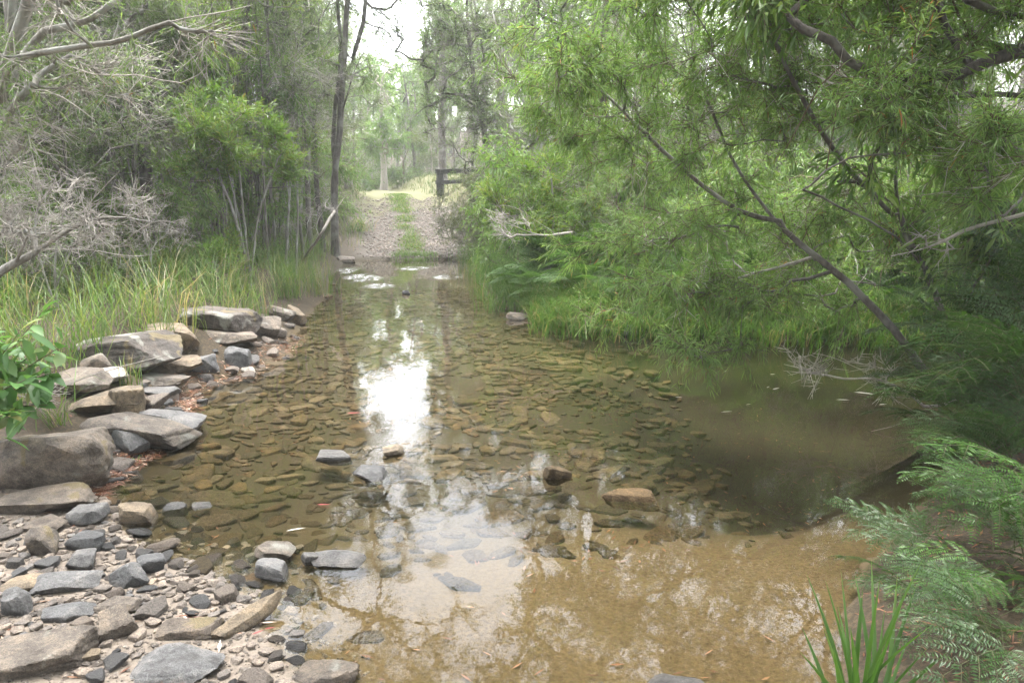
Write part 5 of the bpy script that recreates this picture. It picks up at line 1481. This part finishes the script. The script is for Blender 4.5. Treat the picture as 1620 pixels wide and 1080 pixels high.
# ------------------------------------------------------------------ fallen leaves
g = Geo()
pts = np.array([(470, 540), (400, 582), (300, 612), (290, 665), (245, 706), (185, 745), (142, 782), (120, 770)], float)
uv = []
for k in range(4200):
    f = R.uniform(0, len(pts) - 1.001)
    i = int(f)
    uv.append(pts[i] + (pts[i + 1] - pts[i]) * (f - i) + np.array([R.normal() * 11, R.normal() * 6]))
P = np.array([on_plane(u, v, 0.0) for u, v in uv])
P[:, 2] = np.maximum(H(P[:, 0], P[:, 1]), .0) + R.uniform(.003, .012, len(P))
n = len(P)
a = R.uniform(0, 6.28, n)
leaves(g, P, np.stack([np.cos(a), np.sin(a), R.normal(size=n) * .12], 1), R.uniform(.03, .09, n), R.uniform(.004, .011, n), 'quad', 0, R.rand(n) ** 1.4, .05, R, 4)
x, y = scatter(5200, (-9, -1, 2.2, 24), lambda x, y: sm(0, .2, shore_sd(x, y)) * .8)
P = np.stack([x, y, H(x, y) + .008], 1)
n = len(P)
a = R.uniform(0, 6.28, n)
leaves(g, P, np.stack([np.cos(a), np.sin(a), R.normal(size=n) * .12], 1), R.uniform(.04, .10, n), R.uniform(.006, .016, n), 'quad', 0, R.rand(n) ** 1.3, .05, R, 4)
x, y = scatter(5000, (.9, 4, 1.9, 6), lambda x, y: sm(0, .1, shore_sd(x, y)) * .9)
P = np.stack([x, y, H(x, y) + .008], 1)
n = len(P)
a = R.uniform(0, 6.28, n)
leaves(g, P, np.stack([np.cos(a), np.sin(a), R.normal(size=n) * .2], 1), R.uniform(.02, .08, n), R.uniform(.003, .010, n), 'quad', 0, R.rand(n) * .6, .05, R, 4)
x, y = scatter(2600, (-2.6, 3.0, 2.4, 8), lambda x, y: sm(0, -.1, shore_sd(x, y)) * .7 * sm(.3, .7, vnoise(x, y, .6, 61)))
P = np.stack([x, y, H(x, y) + .012], 1)
n = len(P)
a = R.uniform(0, 6.28, n)
leaves(g, P, np.stack([np.cos(a), np.sin(a), R.normal(size=n) * .05], 1), R.uniform(.03, .07, n), R.uniform(.006, .014, n), 'quad', 0, R.rand(n) * .7, .02, R, 4)
o = link('leaf_litter', g.mesh('leaf_litter', [M['litter']]))
o['kind'] = 'stuff'
tag(o, 'reddish and bleached leaf litter drifted along the left waterline', 'leaf litter')
def fleaf(u, v, ln, a, mat, label, z=None, group=None):
    g = Geo()
    p = on_plane(u, v, 0.004)
    if z is None:
        p[2] = max(h1(p[0], p[1]) + .012, .005)
    d = np.array([[math.cos(a), math.sin(a), 0]])
    leaves(g, np.zeros((1, 3)), d, ln, ln * .24, 'lance', 0, .5, -.05, R, 6)
    me = g.mesh('fallen_leaf', [M[mat]], smooth=True)
    return tag(link('fallen_leaf', me, None, [float(c) for c in p]), label, 'leaf', group)
for (u, v, l) in [(1140, 652, .10), (1322, 632, .11), (1350, 620, .17), (1390, 640, .07), (1285, 604, .07), (1222, 616, .09), (1213, 613, .05), (1146, 588, .05), (1300, 585, .06), (1218, 592, .05), (1068, 628, .06), (1180, 640, .05)]:
    fleaf(u, v, l, R.normal() * .5, 'pale_leaf', 'pale bleached leaf floating on the dark pool under the willow leaves', 0, 'leaves floating on the pool')
fleaf(398, 1010, .05, .6, 'red_leaf', 'crimson leaf lying on the wet sand right of the long pale stone')
fleaf(418, 1000, .045, .2, 'red_leaf', 'second crimson leaf, the one farther from the long pale stone')
fleaf(500, 798, .085, -.1, 'red_leaf', 'red leaf on the water below the flat grey slab')
fleaf(548, 654, .11, .05, 'red_leaf', 'red leaf on the water left of the bright sky reflection')
fleaf(452, 840, .10, .3, 'pale_leaf', 'pale curled leaf floating above the brown stone in the shallows')

# ------------------------------------------------------------------ the old fence at the crest
def beam(name, a, b_, w, h_, parent, off):
    bm = bmesh.new()
    bmesh.ops.create_cube(bm, size=1)
    a, b_ = Vector(a), Vector(b_)
    L_ = (b_ - a).length
    bmesh.ops.subdivide_edges(bm, edges=[e for e in bm.edges], cuts=5, use_grid_fill=True)
    for v in bm.verts:
        v.co = (v.co.x * w, v.co.y * h_, v.co.z * L_)
        v.co.x += math.sin(v.co.z * 7 + v.co.y * 20) * .008 + R.normal() * .003
        v.co.y += math.cos(v.co.z * 5) * .008 + R.normal() * .003
    me = bpy.data.meshes.new(name)
    bm.to_mesh(me)
    bm.free()
    me.materials.append(M['wood_old'])
    o = link(name, me, parent)
    o.rotation_mode = 'QUATERNION'
    o.rotation_quaternion = (b_ - a).to_track_quat('Z', 'Y')
    o.location = (a + b_) / 2 - Vector(off)
    return o
Yf = 24.2
p0 = foot(697, Yf)
t = thing('fence', 'old dark timber post and rail fence at the crest, right of the track', 'fence', p0)
top = at(697, 268, Yf)
beam('post', p0, (p0[0], p0[1], top[2]), .21, .2, t, p0)
p1 = at(779, 266, 23.4)
beam('post', (p1[0], p1[1], h1(p1[0], p1[1])), p1, .17, .17, t, p0)
p2 = at(828, 262, 22.8)
beam('post', (p2[0], p2[1], h1(p2[0], p2[1])), p2, .17, .17, t, p0)
beam('rail', at(690, 272, Yf + .02), at(792, 267, 23.3), .09, .13, t, p0)
beam('rail', at(690, 289, Yf + .02), at(790, 284, 23.3), .08, .11, t, p0)
beam('rail', at(765, 268, 23.6), at(836, 267, 22.7), .09, .13, t, p0)

# ------------------------------------------------------------------ thin haze, also added to imitate the milky veil of lens flare
bm = bmesh.new()
bmesh.ops.create_cube(bm, size=1)
hz0, hz1 = float(GZ.min()) - 1.0, 24.0
for v in bm.verts:
    v.co = ((v.co.x) * 300, 70 + v.co.y * 300, (hz0 + hz1) / 2 + v.co.z * (hz1 - hz0))
me = bpy.data.meshes.new('haze')
bm.to_mesh(me)
bm.free()
m, nt, out = newmat('haze veil')
pv = nd(nt, 'ShaderNodeVolumePrincipled', i_Density=HAZE)
pv.inputs['Color'].default_value = (.94, .96, .95, 1)
pv.inputs['Anisotropy'].default_value = 0.0
nt.links.new(pv.outputs[0], out.inputs['Volume'])
me.materials.append(m)
o = link('haze', me)
o['kind'] = 'stuff'
tag(o, 'thin pale haze between the trees, also standing in for lens flare veil', 'haze')
